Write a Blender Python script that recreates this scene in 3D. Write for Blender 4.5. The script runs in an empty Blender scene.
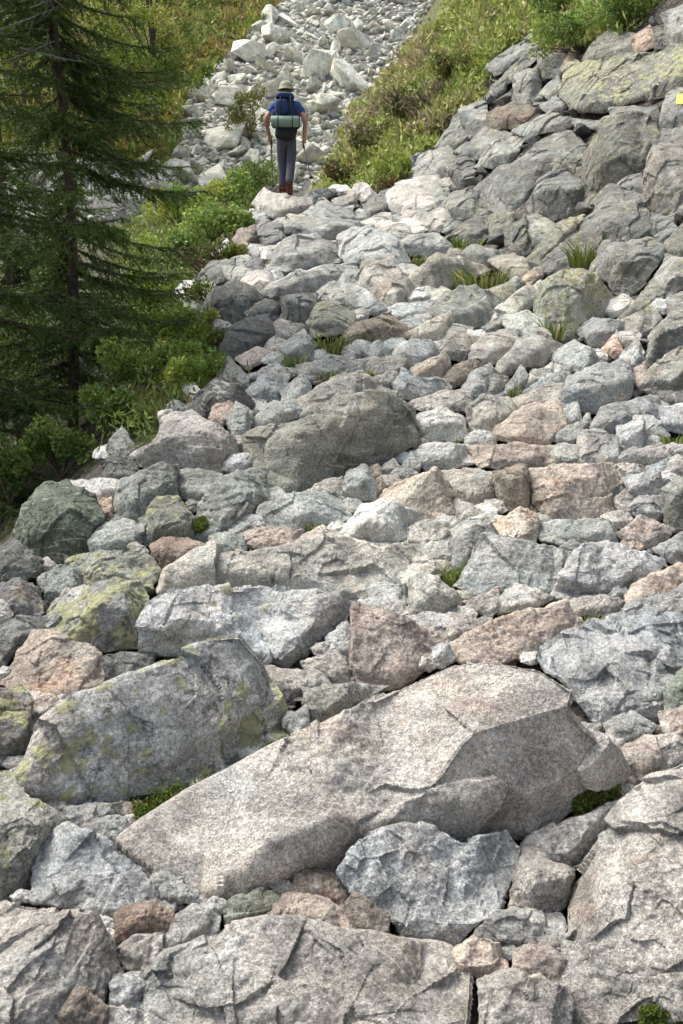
import bpy, bmesh, math, random
import numpy as np
from mathutils import Vector, Matrix
from mathutils.geometry import delaunay_2d_cdt
random.seed(7); RNG = np.random.default_rng(11)
scene = bpy.context.scene
COL = scene.collection
W, H, FOC = 683, 1024, 1000.0
PITCH = math.radians(10.3)
CAM = np.array([0.0, 0.0, 1.6])
FWD = np.array([0, math.cos(PITCH), -math.sin(PITCH)])
UPV = np.array([0, math.sin(PITCH), math.cos(PITCH)])
# colour | outline (photo pixels) | options | short landmark name | label
ROCKS = [
# ---- foreground
("T","-12,902 30,905 74,911 94,917 116,958 122,975 111,985 108,1004 70,1030 60,1050 -12,1050",dict(nf=3,rf=.2,lay=1),"banded corner boulder","large boulder with tan and blue-grey bands filling the bottom left corner"),
("B","113,975 150,972 149,990 134,1010 110,1008",dict(),"",""),
("N","44,986 78,974 107,1008 108,1040 55,1045 46,1015",dict(rf=.5),"","brown-grey rough rock leaning on the front of the banded corner boulder"),
("G","12,1012 47,1004 60,1040 8,1045",dict(),"",""),
("B","33,843 67,824 95,836 135,861 155,884 187,908 172,914 150,906 115,919 94,915 55,905 32,902",dict(nf=2,phi=60,th=42,rf=.18),"smooth blue-grey slab","smooth pale blue-grey slab above the banded corner boulder with a pointed end"),
("N","115,912 155,900 180,921 165,938 121,948 115,957",dict(pink=1),"",""),
("T","119,948 135,936 164,932 160,955 152,980 128,970 118,960",dict(),"",""),
("G","176,914 195,905 221,917 215,936 199,948 160,950 166,934",dict(),"","small grey-green wedge touching the upper corner of the bottom speckled slab"),
("W","104,1012 111,1006 148,1013 155,1045 104,1045",dict(),"",""),
("T","150,1050 149,975 162,951 200,939 225,928 262,920 309,923 340,934 370,935 407,942 452,948 474,968 472,1050",dict(nf=2,rf=.12,phi=55),"bottom speckled slab","broad speckled grey-tan slab with short black cracks along the bottom edge"),
("T","480,982 500,972 540,973 566,986 573,1010 568,1050 482,1050",dict(rf=.3),"","rough tan-grey rock between the bottom speckled slab and the huge corner boulder"),
("T","515,945 545,941 562,955 571,968 570,992 540,982 513,975",dict(pink=1),"",""),
("O","451,952 473,936 500,943 507,968 480,980 458,968",dict(),"",""),
("G","472,936 497,911 527,911 562,913 567,927 555,959 525,948 497,948",dict(rf=.3),"thin grey flagstone","thin flat grey flagstone below the tan five-sided rock"),
("T","524,848 575,870 565,905 552,919 508,913 514,876",dict(rf=.6),"tan five-sided rock","tan five-sided rock standing beside the heart-shaped blue-grey slab"),
("W","521,846 531,836 622,799 604,835 572,872 542,856",dict(r="521,848 545,852 580,830 622,802",phi=95),"white-topped wedge","long white-topped wedge with a brown face, tucked against the huge corner boulder"),
("T","564,905 586,861 622,804 650,780 690,753 700,760 700,1020 640,1020 576,1024 568,990 565,940",dict(nf=2,rf=.35,phi=64,th=54,pale=1,yaw=-.25),"huge corner boulder","huge smooth pale grey and tan boulder rising at the right-hand bottom corner"),
("B","336,873 366,836 401,826 436,828 461,841 506,831 521,850 513,880 508,903 476,932 455,954 400,946 377,914 344,886",dict(nf=1,rf=.1,phi=50,th=46),"heart-shaped slab","heart-shaped flat blue-grey slab lying under the big tan slab"),
("N","290,886 306,868 336,868 347,890 343,902 326,903 293,897",dict(),"",""),
("O","260,921 286,894 323,897 363,917 360,928 336,938 306,930",dict(r="262,924 300,922 336,930 362,920"),"","flat orange-tan stone lying on top of the bottom speckled slab"),
("D","223,904 259,889 284,897 264,921 242,932 226,926",dict(green=1),"","dark greenish-grey stone under the low end of the big tan slab"),
("N","341,906 353,894 389,917 389,943 358,940",dict(),"",""),
("T","113,843 150,820 190,794 230,774 290,740 345,711 400,684 450,661 490,657 540,666 577,690 574,708 590,728 613,750 624,772 602,797 560,826 520,842 480,840 430,838 385,845 345,862 290,882 240,900 205,900 160,870",
  dict(nf=0,r="113,846 160,872 200,897 220,886 260,860 300,842 336,825 360,826 393,818 427,796 455,777 497,759 537,754 564,730 601,738 621,771",phi=112,th=36,pale=1),"big tan slab","biggest rock of the path, long tan slab sloping down with a dark undercut edge"),
("G","16,775 38,728 80,698 130,678 175,656 215,638 240,634 262,658 275,690 292,742 255,764 215,777 160,792 120,804 80,807 50,799 32,794",
  dict(pale=1,nf=1,r="16,780 60,768 110,750 150,735 190,718 230,705 262,700 290,740",lich=.62,phi=85,th=50,yaw=.1),"lichened grey boulder","large rounded grey boulder with yellow-green lichen on its sloping top"),
("D","-12,690 20,686 32,700 29,747 -12,778",dict(lich=.5),"","dark lichen-covered rock cut by the picture edge beside the lichened grey boulder"),
("L","-12,772 18,768 27,792 62,818 74,824 42,842 35,870 32,892 -12,902",dict(lich=.35,rf=.5),"dark mottled rock","dark mottled lichened rock just above the banded corner boulder"),
("G","90,805 120,804 124,820 93,826",dict(),"",""),
("O","122,803 140,802 137,819 124,817",dict(),"","small pale pebble under the belly of the lichened grey boulder"),
("O","0,683 15,663 33,630 60,635 95,650 109,668 102,687 70,699 40,695 13,692",dict(nf=2,rf=.25,phi=60),"peach-coloured rock","smooth peach-coloured triangular rock resting against the lichened grey boulder"),
("D","105,658 120,653 152,652 152,670 120,684 105,686",dict(),"",""),
("G","45,630 54,603 67,591 101,581 138,583 150,597 142,622 142,649 111,653 90,654 58,642",dict(r="45,632 60,615 100,604 145,610",lich=.55,phi=80,lay=1),"striped lichened block","striped grey block with bright yellow lichen over its end"),
("B","138,620 147,598 165,590 230,586 280,588 330,596 360,603 342,627 312,654 287,672 262,664 240,652 210,655 170,660 138,660",dict(nf=1,r="138,625 180,618 220,630 250,655 265,665 296,645 312,625 336,608 358,604",lich=.3,phi=112,pale=1),"white-faced slab","long slab with lichened left half and white-blue sloping face, hollow beneath"),
("N","150,546 165,538 185,538 202,545 199,562 180,574 165,576 154,560",dict(pink=1,rf=.6),"","rusty brown knobbly rock at the far left end of the long tan ledge"),
("T","158,592 163,573 200,553 250,551 300,543 345,539 420,543 429,557 415,587 390,592 362,604 330,599 305,590 285,594 250,592 200,592",dict(nf=1,r="160,580 200,568 250,568 285,572 305,580 330,590 362,600 385,590 415,585",phi=100,pale=1),"long tan ledge","long flat tan ledge crossing the path above the white-faced slab"),
("T","354,604 385,610 410,620 447,640 427,662 397,688 356,686 351,650",dict(rf=.15,pink=1),"pinkish kite-shaped rock","pinkish grey kite-shaped rock above the upper edge of the big tan slab"),
("B","398,618 430,612 454,618 459,637 445,646 418,634",dict(),"",""),
("T","411,577 427,572 457,594 462,614 434,617 408,620",dict(rf=.5),"","triangular tan rock just past the end of the long tan ledge"),
("B","358,601 393,595 410,611 397,620 371,610",dict(),"",""),
("G","364,582 413,585 412,606 371,600",dict(),"",""),
("B","326,638 346,623 357,635 352,653 341,659 327,650",dict(),"","small rounded pale blue stone in the hollow under the white-faced slab"),
("T","302,662 336,651 360,668 352,683 329,683 307,674",dict(),"",""),
("T","260,666 319,671 331,687 304,694 277,717 264,682",dict(),"",""),
("L","302,687 336,684 388,686 348,709 318,735 304,726",dict(rf=.6),"","green-grey triangular stone peeking over the big tan slab"),
("G","280,718 306,705 310,730 296,748 285,730",dict(),"",""),
("O","449,648 487,623 567,600 584,630 547,645 506,668 458,659",dict(nf=2,rf=.3,phi=65),"orange-tan block","oblong orange-tan block lying diagonally behind the big tan slab"),
("B","533,652 580,630 612,613 645,611 700,620 700,650 667,692 657,719 640,726 615,719 595,726 573,702 558,682 543,672",dict(nf=3,rf=.25,phi=60,th=45),"broad blue boulder","broad blue-grey boulder with purple tinge, behind the big tan slab"),
("D","664,692 700,650 700,720 668,718",dict(green=1,rf=.7),"",""),
("G","603,724 631,711 657,727 637,743 608,737",dict(),"",""),
("T","569,721 600,725 594,739 576,733",dict(),"",""),
("T","659,713 700,704 700,736 663,735",dict(),"",""),
("T","609,755 655,735 700,731 700,767 645,787 620,779",dict(rf=.45,phi=80),"","brown-tan rock lodged directly over the huge corner boulder"),
("W","612,781 637,787 622,802",dict(),"",""),
("O","624,594 641,579 700,559 700,592 655,602 630,606",dict(rf=.3),"","smooth pinkish-orange rock cut by the right picture edge above the broad blue boulder"),
("G","602,616 621,605 662,596 700,578 700,624 648,617 610,619",dict(),"",""),
("B","454,586 480,537 520,541 563,550 559,575 556,598 507,592 478,600",dict(nf=2,rf=.2,phi=60,th=42),"flat-faced blue rock","flat-faced blue-grey rock leaning back in the middle of the path"),
("B","555,592 562,574 584,545 621,545 664,562 657,579 628,585 598,602 552,597",dict(r="555,588 590,583 600,590 630,572 660,566",phi=108,pale=1),"split blue-white rock","blue-white rock with a dark notch underneath, next to the flat-faced blue rock"),
("G","549,554 571,542 586,545 566,569",dict(),"",""),
("G","535,527 561,520 608,520 622,534 613,548 584,549 542,541",dict(rf=.45,phi=85),"","grey brick-like rock lying over the split blue-white rock"),
("O","488,527 520,508 537,515 536,544 497,544",dict(pale=1),"",""),
("B","446,547 463,530 490,523 499,541 482,545 464,574 448,576",dict(),"",""),
("W","438,537 470,518 495,511 502,518 480,530 450,544",dict(),"",""),
("T","461,604 497,589 502,610 487,618",dict(pale=1),"",""),
("T","498,598 517,584 556,598 527,613 502,612",dict(pale=1),"",""),
("T","565,599 601,596 623,601 617,615 579,615",dict(),"",""),
("T","618,534 642,516 664,524 670,534 657,548 628,549",dict(pink=1),"",""),
("O","620,545 632,535 645,547 630,554",dict(pink=1),"",""),
("B","653,549 700,522 700,560 672,564",dict(),"","smooth blue rock at the right edge under the tall edge rock"),
("L","662,490 700,465 700,530 670,534 663,515",dict(rf=.7),"tall edge rock","tall grey-green rock cut by the right edge below the plank-like slab"),
("T","449,614 492,619 472,639 448,647",dict(),"",""),
# ---- left middle
("D","12,533 24,505 47,483 67,481 94,495 103,517 93,529 91,555 67,568 40,560 18,550",dict(r="14,540 45,525 75,522 100,522",green=1,phi=85,th=55),"dark rounded boulder","dark green-grey rounded boulder standing beside the spruce foliage"),
("W","66,483 101,479 122,483 121,501 95,504",dict(),"","bright white rock perched behind the dark rounded boulder"),
("O","95,501 111,498 112,520 99,521",dict(pink=1),"","small pink stone squeezed beside the dark rounded boulder"),
("G","108,520 121,481 162,463 177,465 178,499 155,509 141,526",dict(rf=.5,phi=75),"grey rock above the gully","grey sharp-edged rock leaning left, under the brown-topped rock"),
("D","103,474 110,458 133,458 139,472 122,485 106,482",dict(),"",""),
("G","106,447 122,426 136,451 130,462 111,456",dict(),"","grey triangular rock standing alone against the bilberry greenery"),
("T","130,459 158,434 160,414 192,411 213,423 235,440 238,456 221,476 187,473 178,467 149,470 132,465",dict(r="132,458 163,436 200,440 236,454",phi=95),"brown-topped rock","wide rock with pale brown streaked top and dark grey underside"),
("D","180,412 216,379 238,385 254,403 250,420 219,423 205,422",dict(rf=.6),"grey tent-shaped rock","dark grey tent-shaped rock at the edge of the greenery"),
("O","210,418 216,400 232,398 235,421 219,427",dict(pink=1),"",""),
("G","214,380 230,358 249,378 247,391 225,385",dict(pale=1),"","pale pointed rock on the back of the grey tent-shaped rock"),
("B","226,418 236,402 252,413 249,435 233,442",dict(),"",""),
("O","236,359 257,348 272,352 264,363 248,370",dict(pale=1),"pale oval stone","pale tan oval stone lying flat at the left path margin"),
("D","219,349 225,333 247,318 267,315 275,332 269,349 237,361 220,364",dict(rf=.5),"",""),
("D","198,317 210,293 230,283 245,285 264,297 257,309 240,321 210,325",dict(lich=.2,rf=.5),"","dark rough lichened rock beside the mossy bank, left of the path"),
("D","245,312 265,299 284,306 277,319 248,320",dict(),"",""),
("D","281,297 316,294 316,317 302,325 285,321",dict(rf=.7),"",""),
("L","307,322 317,305 334,300 354,312 354,333 312,337",dict(lich=.5),"",""),
("G","274,366 289,340 304,330 318,347 311,361 289,369",dict(rf=.5),"",""),
("G","297,366 334,356 354,355 354,370 329,379 302,386",dict(pale=1),"",""),
("G","280,391 302,375 311,387 301,404 285,406",dict(pale=1),"",""),
("G","245,391 262,375 289,375 282,398 255,403",dict(),"",""),
("G","245,376 275,365 299,370 289,379 250,381",dict(),"",""),
("G","252,424 270,404 300,398 312,404 296,418 262,430",dict(pale=1),"",""),
("L","68,560 100,550 150,556 158,570 150,592 100,592 75,585",dict(lich=.6,rf=.3),"","low rock crusted with yellow-green lichen behind the striped lichened block"),
("G","86,540 95,525 125,519 145,525 140,545 120,556 95,556",dict(pale=1,lich=.1),"","pale grey lumpy rock just right of the dark rounded boulder"),
("L","140,520 158,500 178,498 195,520 190,545 165,545 145,548",dict(lich=.45),"",""),
("D","-12,558 15,540 42,560 40,578 -12,582",dict(),"","grey rock with a slanted top wedged below the dark rounded boulder"),
("D","-12,588 20,578 42,590 44,612 22,620 -12,620",dict(),"",""),
("W","-10,602 8,600 13,615 8,627 -10,630",dict(),"","small round white-grey stone at the far left edge"),
("D","-12,632 20,618 48,616 50,634 30,640 10,665 -12,680",dict(lich=.2),"",""),
("G","38,580 60,566 78,568 84,590 64,600 48,604",dict(),"",""),
("G","172,468 188,470 222,474 226,490 205,505 182,498",dict(pale=1),"",""),
# ---- central block and middle path
("L","245,438 258,427 300,414 330,404 365,396 392,398 413,411 418,435 414,445 385,463 365,470 341,482 306,493 280,498 262,486 248,462",dict(r="245,446 270,441 295,436 330,424 365,415 385,415 414,426",phi=86,th=40,lich=.15,nf=2,pale=1),"square-fronted block","massive square-fronted block with grey-green face and pale top, mid path"),
("T","262,424 300,398 325,384 345,374 363,369 390,393 372,400 330,410 290,420",dict(rf=.15,pale=1),"","pale tan slab resting right behind the square-fronted block top edge"),
("G","186,538 200,503 215,486 235,474 255,470 274,485 288,496 264,506 240,524 215,544 198,549",dict(lay=1,rf=.3),"streaked grey rock","streaked grey rock sloping down from the square-fronted block"),
("G","260,507 290,494 330,491 347,502 352,520 320,529 285,534 260,526",dict(rf=.3,pale=1),"","flat pale grey rock at the foot of the square-fronted block"),
("W","342,534 363,505 380,501 419,515 409,537 390,544 348,540",dict(rf=.3,phi=100,th=45),"white angular rock","white angular rock sitting on the back of the long tan ledge"),
("T","297,539 323,526 345,537 342,549 300,549",dict(),"",""),
("O","236,536 262,526 301,530 301,549 262,550 240,547",dict(),"",""),
("G","341,495 347,471 365,465 376,485 376,499 350,503",dict(rf=.6,pale=1),"","upright pale grey stone at the front corner of the square-fronted block"),
("T","301,495 324,481 342,478 344,498 318,501",dict(),"",""),
("O","364,470 377,465 383,476 371,486",dict(),"",""),
("O","369,486 381,477 386,491 375,500",dict(),"",""),
("O","372,502 400,483 435,468 449,485 453,512 440,524 408,524 388,508",dict(r="372,505 405,500 435,472 445,500 452,512",phi=75,pale=1),"pale pyramid rock","pale pyramid-shaped rock with a sharp ridge, behind the white angular rock"),
("T","438,473 467,468 492,471 497,502 475,509 448,492",dict(),"",""),
("W","407,452 432,445 467,445 472,463 432,472 413,462",dict(),"","white flat slab just uphill of the pale pyramid rock"),
("W","401,468 409,459 421,462 417,473",dict(),"",""),
("W","379,468 393,459 402,471 388,477",dict(),"",""),
("W","413,417 444,407 461,417 468,440 438,445 429,448 412,427",dict(r="412,422 440,420 462,424",phi=85),"","white ridged rock right of the square-fronted block"),
("T","407,404 444,392 467,389 472,405 457,412 426,414",dict(pale=1),"",""),
("O","411,369 426,360 447,354 452,368 437,382 416,385",dict(rf=.6),"orange-tan polygon rock","orange-tan polygonal rock in the middle of the upper path"),
("N","438,376 462,362 480,360 472,385 450,389",dict(),"",""),
("B","395,384 403,368 418,378 444,380 452,388 428,401 401,398",dict(),"",""),
("B","462,390 475,370 490,364 499,375 482,399 468,401",dict(),"",""),
("T","310,399 333,380 358,388 352,402 323,412",dict(pale=1),"",""),
("G","300,381 306,366 333,357 367,360 370,370 333,377 307,386",dict(),"",""),
("T","364,359 403,356 411,368 394,378 368,373",dict(),"",""),
# ---- right middle
("B","563,390 569,378 600,363 627,361 634,379 628,396 608,411 588,413 563,407",dict(r="563,390 590,388 612,386 632,376",phi=88,th=38),"blue-grey block","squared blue-grey block with a pale top at the foot of the talus"),
("L","643,387 651,368 673,352 700,340 700,392 657,392",dict(lich=.3,rf=.35,phi=100,th=48),"green edge boulder","green-grey boulder cut by the right edge above a dark gap"),
("D","653,392 700,392 700,407 658,404",dict(),"",""),
("G","592,422 600,409 650,395 669,403 661,418 641,424 618,436 592,435",dict(rf=.45,phi=95),"","grey rock with lit sloping top right behind the blue-grey block's corner"),
("B","617,428 641,420 650,449 643,455 618,454",dict(rf=.7),"","upright blue-grey square stone above the plank-like slab"),
("T","607,460 629,450 700,444 700,458 647,467 613,467",dict(rf=.45,phi=95,pale=1),"plank-like slab","thin plank-like slab running to the right edge"),
("G","578,433 598,428 617,438 618,454 611,471 580,471",dict(),"",""),
("T","528,472 553,465 612,465 625,479 608,492 614,516 596,524 553,524 530,503",dict(rf=.45,phi=80,pink=1),"pinkish broad rock","broad pinkish-grey rock under the plank-like slab"),
("N","493,472 527,465 530,488 529,512 507,512 494,494",dict(rf=.7),"","square brownish block directly left of the pinkish broad rock"),
("O","487,437 521,407 559,401 565,426 544,451 512,445",dict(rf=.2,pale=1,th=32),"pale tan flat slab","pale tan flat slab in front of the blue-grey block"),
("T","468,447 510,443 541,447 567,445 552,465 512,471 481,469",dict(pink=1,pale=1),"",""),
("T","468,407 483,396 509,398 523,410 502,430 473,436",dict(pale=1),"",""),
("T","489,374 519,341 541,329 568,349 558,367 528,367 511,376 493,382",dict(r="489,378 515,364 540,350 566,351",phi=105,pale=1),"dark-bellied rock","pale-backed rock with a dark brown underside, next to the lichened dome boulder"),
("G","481,393 495,374 508,378 502,397",dict(),"",""),
("G","498,396 521,366 529,376 517,396",dict(),"",""),
("T","519,387 533,370 551,368 549,379 522,393",dict(pale=1),"",""),
("G","519,393 550,374 570,373 564,387 525,401",dict(),"",""),
("T","510,399 562,382 567,395 561,407 519,409",dict(pale=1),"",""),
("B","561,408 577,403 582,422 566,427",dict(),"",""),
("G","575,431 588,415 593,427 583,434",dict(),"",""),
("B","621,478 659,471 664,498 627,501",dict(rf=.6),"",""),
("B","645,469 670,457 672,472 651,477",dict(),"",""),
("G","610,502 625,491 642,510 625,519",dict(),"",""),
# ---- upper path
("T","403,292 410,275 437,255 477,264 491,270 464,284 447,291",dict(r="404,288 412,276 437,261 489,270",phi=72),"long grey-fronted rock","long low rock with a grey front and thin white top across the upper path"),
("W","358,223 382,213 415,214 419,221 380,227",dict(),"","thin white stone lying across the path, just below the dwarf bush"),
("G","390,249 410,235 437,234 451,245 451,255 435,259 400,255",dict(rf=.6),"",""),
("G","462,254 472,245 506,253 506,272 479,269",dict(rf=.6),"",""),
("B","338,269 370,272 369,288 338,291",dict(),"",""),
("G","328,290 357,284 372,295 388,308 377,317 350,309 333,300",dict(pale=1,rf=.4,phi=100),"","pale wedge-shaped rock pointing right above the reddish grassy rock"),
("N","343,336 355,322 390,313 408,328 409,337 377,346 348,345",dict(rf=.6,phi=80),"reddish grassy rock","reddish-brown rock with grass at its foot on the upper path"),
("B","388,307 437,300 434,313 410,321 393,318",dict(),"",""),
("T","405,334 449,311 454,320 442,343 410,340",dict(pale=1,rf=.5),"",""),
("T","438,341 454,325 473,328 464,339 444,345",dict(),"",""),
("W","478,332 498,308 520,290 540,281 544,295 527,312 507,329 486,339",dict(rf=.3,th=40),"","long white slab leaning against the left flank of the lichened dome boulder"),
("L","534,305 543,284 563,272 580,269 598,275 612,295 612,314 597,320 579,325 579,347 570,351 558,335 536,332",dict(lich=.6,rf=.5,phi=75,th=50,pale=1),"lichened dome boulder","dome-shaped boulder covered in pale yellow-green lichen"),
("G","591,272 605,242 627,243 645,239 667,247 654,272 630,303 612,293 608,282",dict(rf=.6,phi=80,dk=1),"","faceted grey boulder hanging just above the lichened dome boulder's crown"),
("G","531,272 586,220 610,189 642,195 649,212 654,237 627,248 603,248 592,270 550,279",dict(rf=.4,phi=70,dk=1,lich=.15,th=50),"steep grey slab","steep tapering grey slab with grass under it on the talus"),
("G","526,207 541,182 560,170 581,180 583,202 579,215 560,219 533,215",dict(r="528,196 548,188 582,190",lich=.35,dk=1,phi=95),"cream-topped rock","dark block with a cream-coloured lichened top on the talus"),
("G","618,187 620,176 649,174 647,197 620,194",dict(dk=1),"",""),
("T","643,202 646,172 653,148 700,144 700,216 653,213",dict(rf=.8),"rusty edge block","big squared grey-tan rock, cut by the right edge"),
("G","633,222 652,211 677,213 674,228 655,236",dict(dk=1),"",""),
("G","653,239 672,223 678,230 664,246",dict(dk=1),"",""),
("L","665,242 700,208 700,259 670,258",dict(lich=.2),"",""),
("G","653,283 666,254 700,262 700,279 662,300",dict(dk=1),"",""),
("L","628,310 653,280 666,292 654,309 618,320",dict(lich=.5),"",""),
("T","620,321 652,306 662,320 644,341 623,333",dict(rf=.4,phi=95),"","flat tan stone jutting over a gap behind the lichened dome boulder"),
("L","643,367 653,330 672,313 700,318 700,344 665,359 648,372",dict(rf=.6),"",""),
("G","668,299 700,286 700,329 670,328",dict(),"",""),
("G","578,332 593,318 624,321 622,332 612,346 591,346",dict(rf=.6,phi=95,dk=1),"",""),
("O","603,349 615,334 624,352 617,361",dict(pink=1),"",""),
("W","588,357 598,349 607,355 604,363",dict(),"",""),
("G","620,357 637,338 644,352 642,371 626,369",dict(),"",""),
("T","630,372 645,363 649,387 637,396",dict(pink=1),"",""),
# ---- round the hiker, upper left of the path
("T","253,204 265,188 280,195 311,199 311,209 280,218 258,214",dict(rf=.5,phi=80),"perch rock","rock that the hiker stands on, pointed end towards the shrubs"),
("D","250,229 265,220 282,225 286,242 265,256",dict(),"",""),
("G","274,222 292,215 329,220 357,221 360,239 319,241 287,235",dict(rf=.5),"long step rock","long grey rock forming a step just below the hiker"),
("G","263,273 284,240 309,235 351,246 357,261 314,266 289,274",dict(rf=.6,phi=60),"big grey wedge","big grey wedge below the long step rock, left side of path"),
("G","260,296 275,282 292,273 322,267 357,265 360,282 319,295 289,301",dict(rf=.6,pale=0),"tan-ended rock","long dark grey rock with a tan left end under the big grey wedge"),
("G","312,297 329,283 354,283 354,308 330,306",dict(),"",""),
("W","260,248 284,243 279,257 264,268",dict(),"",""),
("B","206,261 227,238 235,252 220,267",dict(pale=1),"","pale blue flat-faced stone on the left bank below the shrubs"),
("N","229,247 238,230 254,226 257,243 240,258",dict(),"","brown upright stone on the left bank, above the pale blue stone"),
("D","193,281 212,262 234,260 234,279 217,284",dict(),"",""),
("D","243,269 252,258 267,260 264,275",dict(),"",""),
("G","297,219 324,198 334,208 354,205 354,223 320,226",dict(),"",""),
("G","298,197 319,189 336,191 319,204 303,204",dict(),"",""),
("T","332,200 354,192 357,206 338,207",dict(),"",""),
("D","363,204 385,190 402,188 399,207 385,218 365,214",dict(),"",""),
("G","430,191 440,183 449,190 447,207 435,209",dict(pale=1),"","small pale triangular rock standing in the top of the path"),
("G","438,212 450,195 472,188 489,213 477,220 448,220",dict(),"",""),
# ---- talus on the right
("G","471,192 489,175 541,140 568,131 577,140 552,170 522,215 500,216 473,202",dict(rf=.35,phi=75,dk=1,lich=.1,th=50),"broad tilted slab","broad grey slab tilted towards the path, middle of the talus"),
("L","554,172 566,133 590,145 587,182 572,182",dict(lich=.3),"",""),
("L","581,202 584,150 603,118 630,113 657,120 662,135 647,160 642,182 615,188 600,208",dict(lich=.45,rf=.3,th=52),"green lichened face","big boulder with green lichened face under the black hollow"),
("L","561,82 570,62 611,59 637,53 700,46 700,95 643,99 605,111 570,108 560,98",dict(r="561,100 605,106 643,96 700,90",lich=.6,phi=125,th=40),"overhanging slab","big lichened slab overhanging a black hollow, top of the talus"),
("G","611,108 656,108 660,120 612,122",dict(dk=1),"","flat dark stone inside the hollow under the overhanging slab"),
("G","573,119 606,121 604,131 575,127",dict(),"",""),
("G","643,132 700,122 700,152 660,153 646,142",dict(dk=1),"",""),
("L","580,62 590,46 608,31 636,34 636,52 614,60",dict(lich=.3),"",""),
("G","661,14 700,-5 700,48 670,45",dict(pale=1),"",""),
("G","513,101 514,75 537,69 543,98 528,106",dict(rf=.75,pale=1),"small box-shaped rock","upright box-shaped rock with pale face beneath the juniper"),
("G","484,99 505,73 534,47 543,55 520,77 499,96",dict(dk=1),"","dark slanting slab along the edge of the grassy slope"),
("G","487,67 512,48 535,36 547,45 532,54 508,69 495,77",dict(),"",""),
("G","538,54 565,55 562,79 539,76",dict(dk=1),"",""),
("O","561,69 569,53 578,62 566,77",dict(pink=1),"","small pinkish stone against the end of the overhanging slab"),
("N","488,114 518,101 539,110 517,129 490,129",dict(dk=0),"",""),
("G","513,131 550,111 571,119 568,131 527,138",dict(rf=.4),"",""),
("G","490,144 527,134 526,144 502,154",dict(pale=1),"",""),
("G","540,106 556,95 568,106 550,116",dict(),"",""),
("G","539,94 558,76 566,92 550,100",dict(),"",""),
("G","535,-8 564,-8 562,13 545,18",dict(),"",""),
("G","525,38 544,24 552,30 535,42",dict(),"",""),
("O","632,39 650,25 658,47 636,52",dict(pink=1),"",""),
("D","654,28 677,28 670,49 656,49",dict(),"",""),
("G","663,106 670,92 700,84 700,128 660,128",dict(),"rock with yellow blaze","grey rock carrying a yellow painted trail blaze at the right edge"),
("G","459,110 486,98 493,127 471,138",dict(),"",""),
("G","436,147 461,108 478,130 456,153",dict(),"",""),
("G","454,153 491,123 513,135 488,163",dict(dk=1),"",""),
("G","474,167 496,143 528,138 508,168",dict(),"",""),
("D","446,167 466,153 478,170 461,193",dict(),"",""),
("L","486,217 511,208 518,232 489,238",dict(),"",""),
("G","524,217 541,214 560,230 547,248 531,248",dict(),"",""),
("D","503,230 525,218 530,252 510,260",dict(),"",""),
("L","526,260 561,222 585,216 555,254 535,270",dict(lich=.4),"",""),
("T","523,279 535,268 547,272 530,292",dict(pink=1),"",""),
("D","445,239 469,220 491,215 491,237 474,245",dict(),"",""),
]
# ------------------------------------------------------------------ helpers
def tag(o, label=None, cat=None, group=None, kind=None):
    if label: o["label"] = label
    if cat: o["category"] = cat
    if group: o["group"] = group
    if kind: o["kind"] = kind
    return o

def empty(name, loc):
    o = bpy.data.objects.new(name, None); o.location = loc; COL.objects.link(o); return o

def np_mesh(name, V, F, mats=(), smooth=True, cols=None, mi=None):
    """V (n,3) array, F (m,k) array of equal-sized faces"""
    me = bpy.data.meshes.new(name)
    V = np.asarray(V, np.float32); F = np.asarray(F, np.int32); m, k = F.shape
    me.vertices.add(len(V)); me.vertices.foreach_set("co", V.ravel())
    me.loops.add(m*k); me.loops.foreach_set("vertex_index", F.ravel())
    me.polygons.add(m)
    me.polygons.foreach_set("loop_start", np.arange(m, dtype=np.int32)*k)
    me.polygons.foreach_set("loop_total", np.full(m, k, np.int32))
    if mi is not None: me.polygons.foreach_set("material_index", np.asarray(mi, np.int32))
    me.polygons.foreach_set("use_smooth", np.full(m, smooth))
    for q in mats: me.materials.append(q)
    me.update(calc_edges=True)
    if cols is not None:
        a = me.color_attributes.new("tint", "FLOAT_COLOR", "POINT")
        c = np.ones((len(V), 4), np.float32); c[:, :3] = cols
        a.data.foreach_set("color", c.ravel())
    return me

def obj(name, me, parent=None, loc=(0, 0, 0)):
    o = bpy.data.objects.new(name, me); COL.objects.link(o); o.location = loc
    if parent: o.parent = parent
    return o

def hash3(i):
    n = (i[..., 0].astype(np.int64)*374761393 + i[..., 1].astype(np.int64)*668265263 + i[..., 2].astype(np.int64)*2147483647 + 1013) & 0xffffffff
    n = ((n ^ (n >> 13))*1274126177) & 0xffffffff
    n = ((n ^ (n >> 16))*2246822519) & 0xffffffff
    return ((n ^ (n >> 15)) & 0xffff)/32767.5 - 1.0

def vn(P):
    P = np.asarray(P, float); i = np.floor(P).astype(np.int64); f = P - i; u = f*f*f*(f*(f*6-15)+10)
    r = 0
    for a in (0, 1):
        for b in (0, 1):
            for c in (0, 1):
                w = (u[..., 0] if a else 1-u[..., 0])*(u[..., 1] if b else 1-u[..., 1])*(u[..., 2] if c else 1-u[..., 2])
                r = r + w*hash3(i+np.array([a, b, c]))
    return r
def fbm(P, o=4):
    r = 0; a = 1.0
    for k in range(o): r = r + a*vn(P*2.03**k + 17.3*k); a *= .5
    return r

def rays(px, py):
    px = np.asarray(px, float); py = np.asarray(py, float)
    x = (px-341.5)/FOC; y = (512-py)/FOC
    return np.stack([x, FWD[1]+y*UPV[1], FWD[2]+y*UPV[2]], -1)
def project(P):
    d = np.asarray(P, float)-CAM; t = d@FWD
    return 341.5+FOC*d[..., 0]/t, 512-FOC*(d@UPV)/t, t

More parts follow.
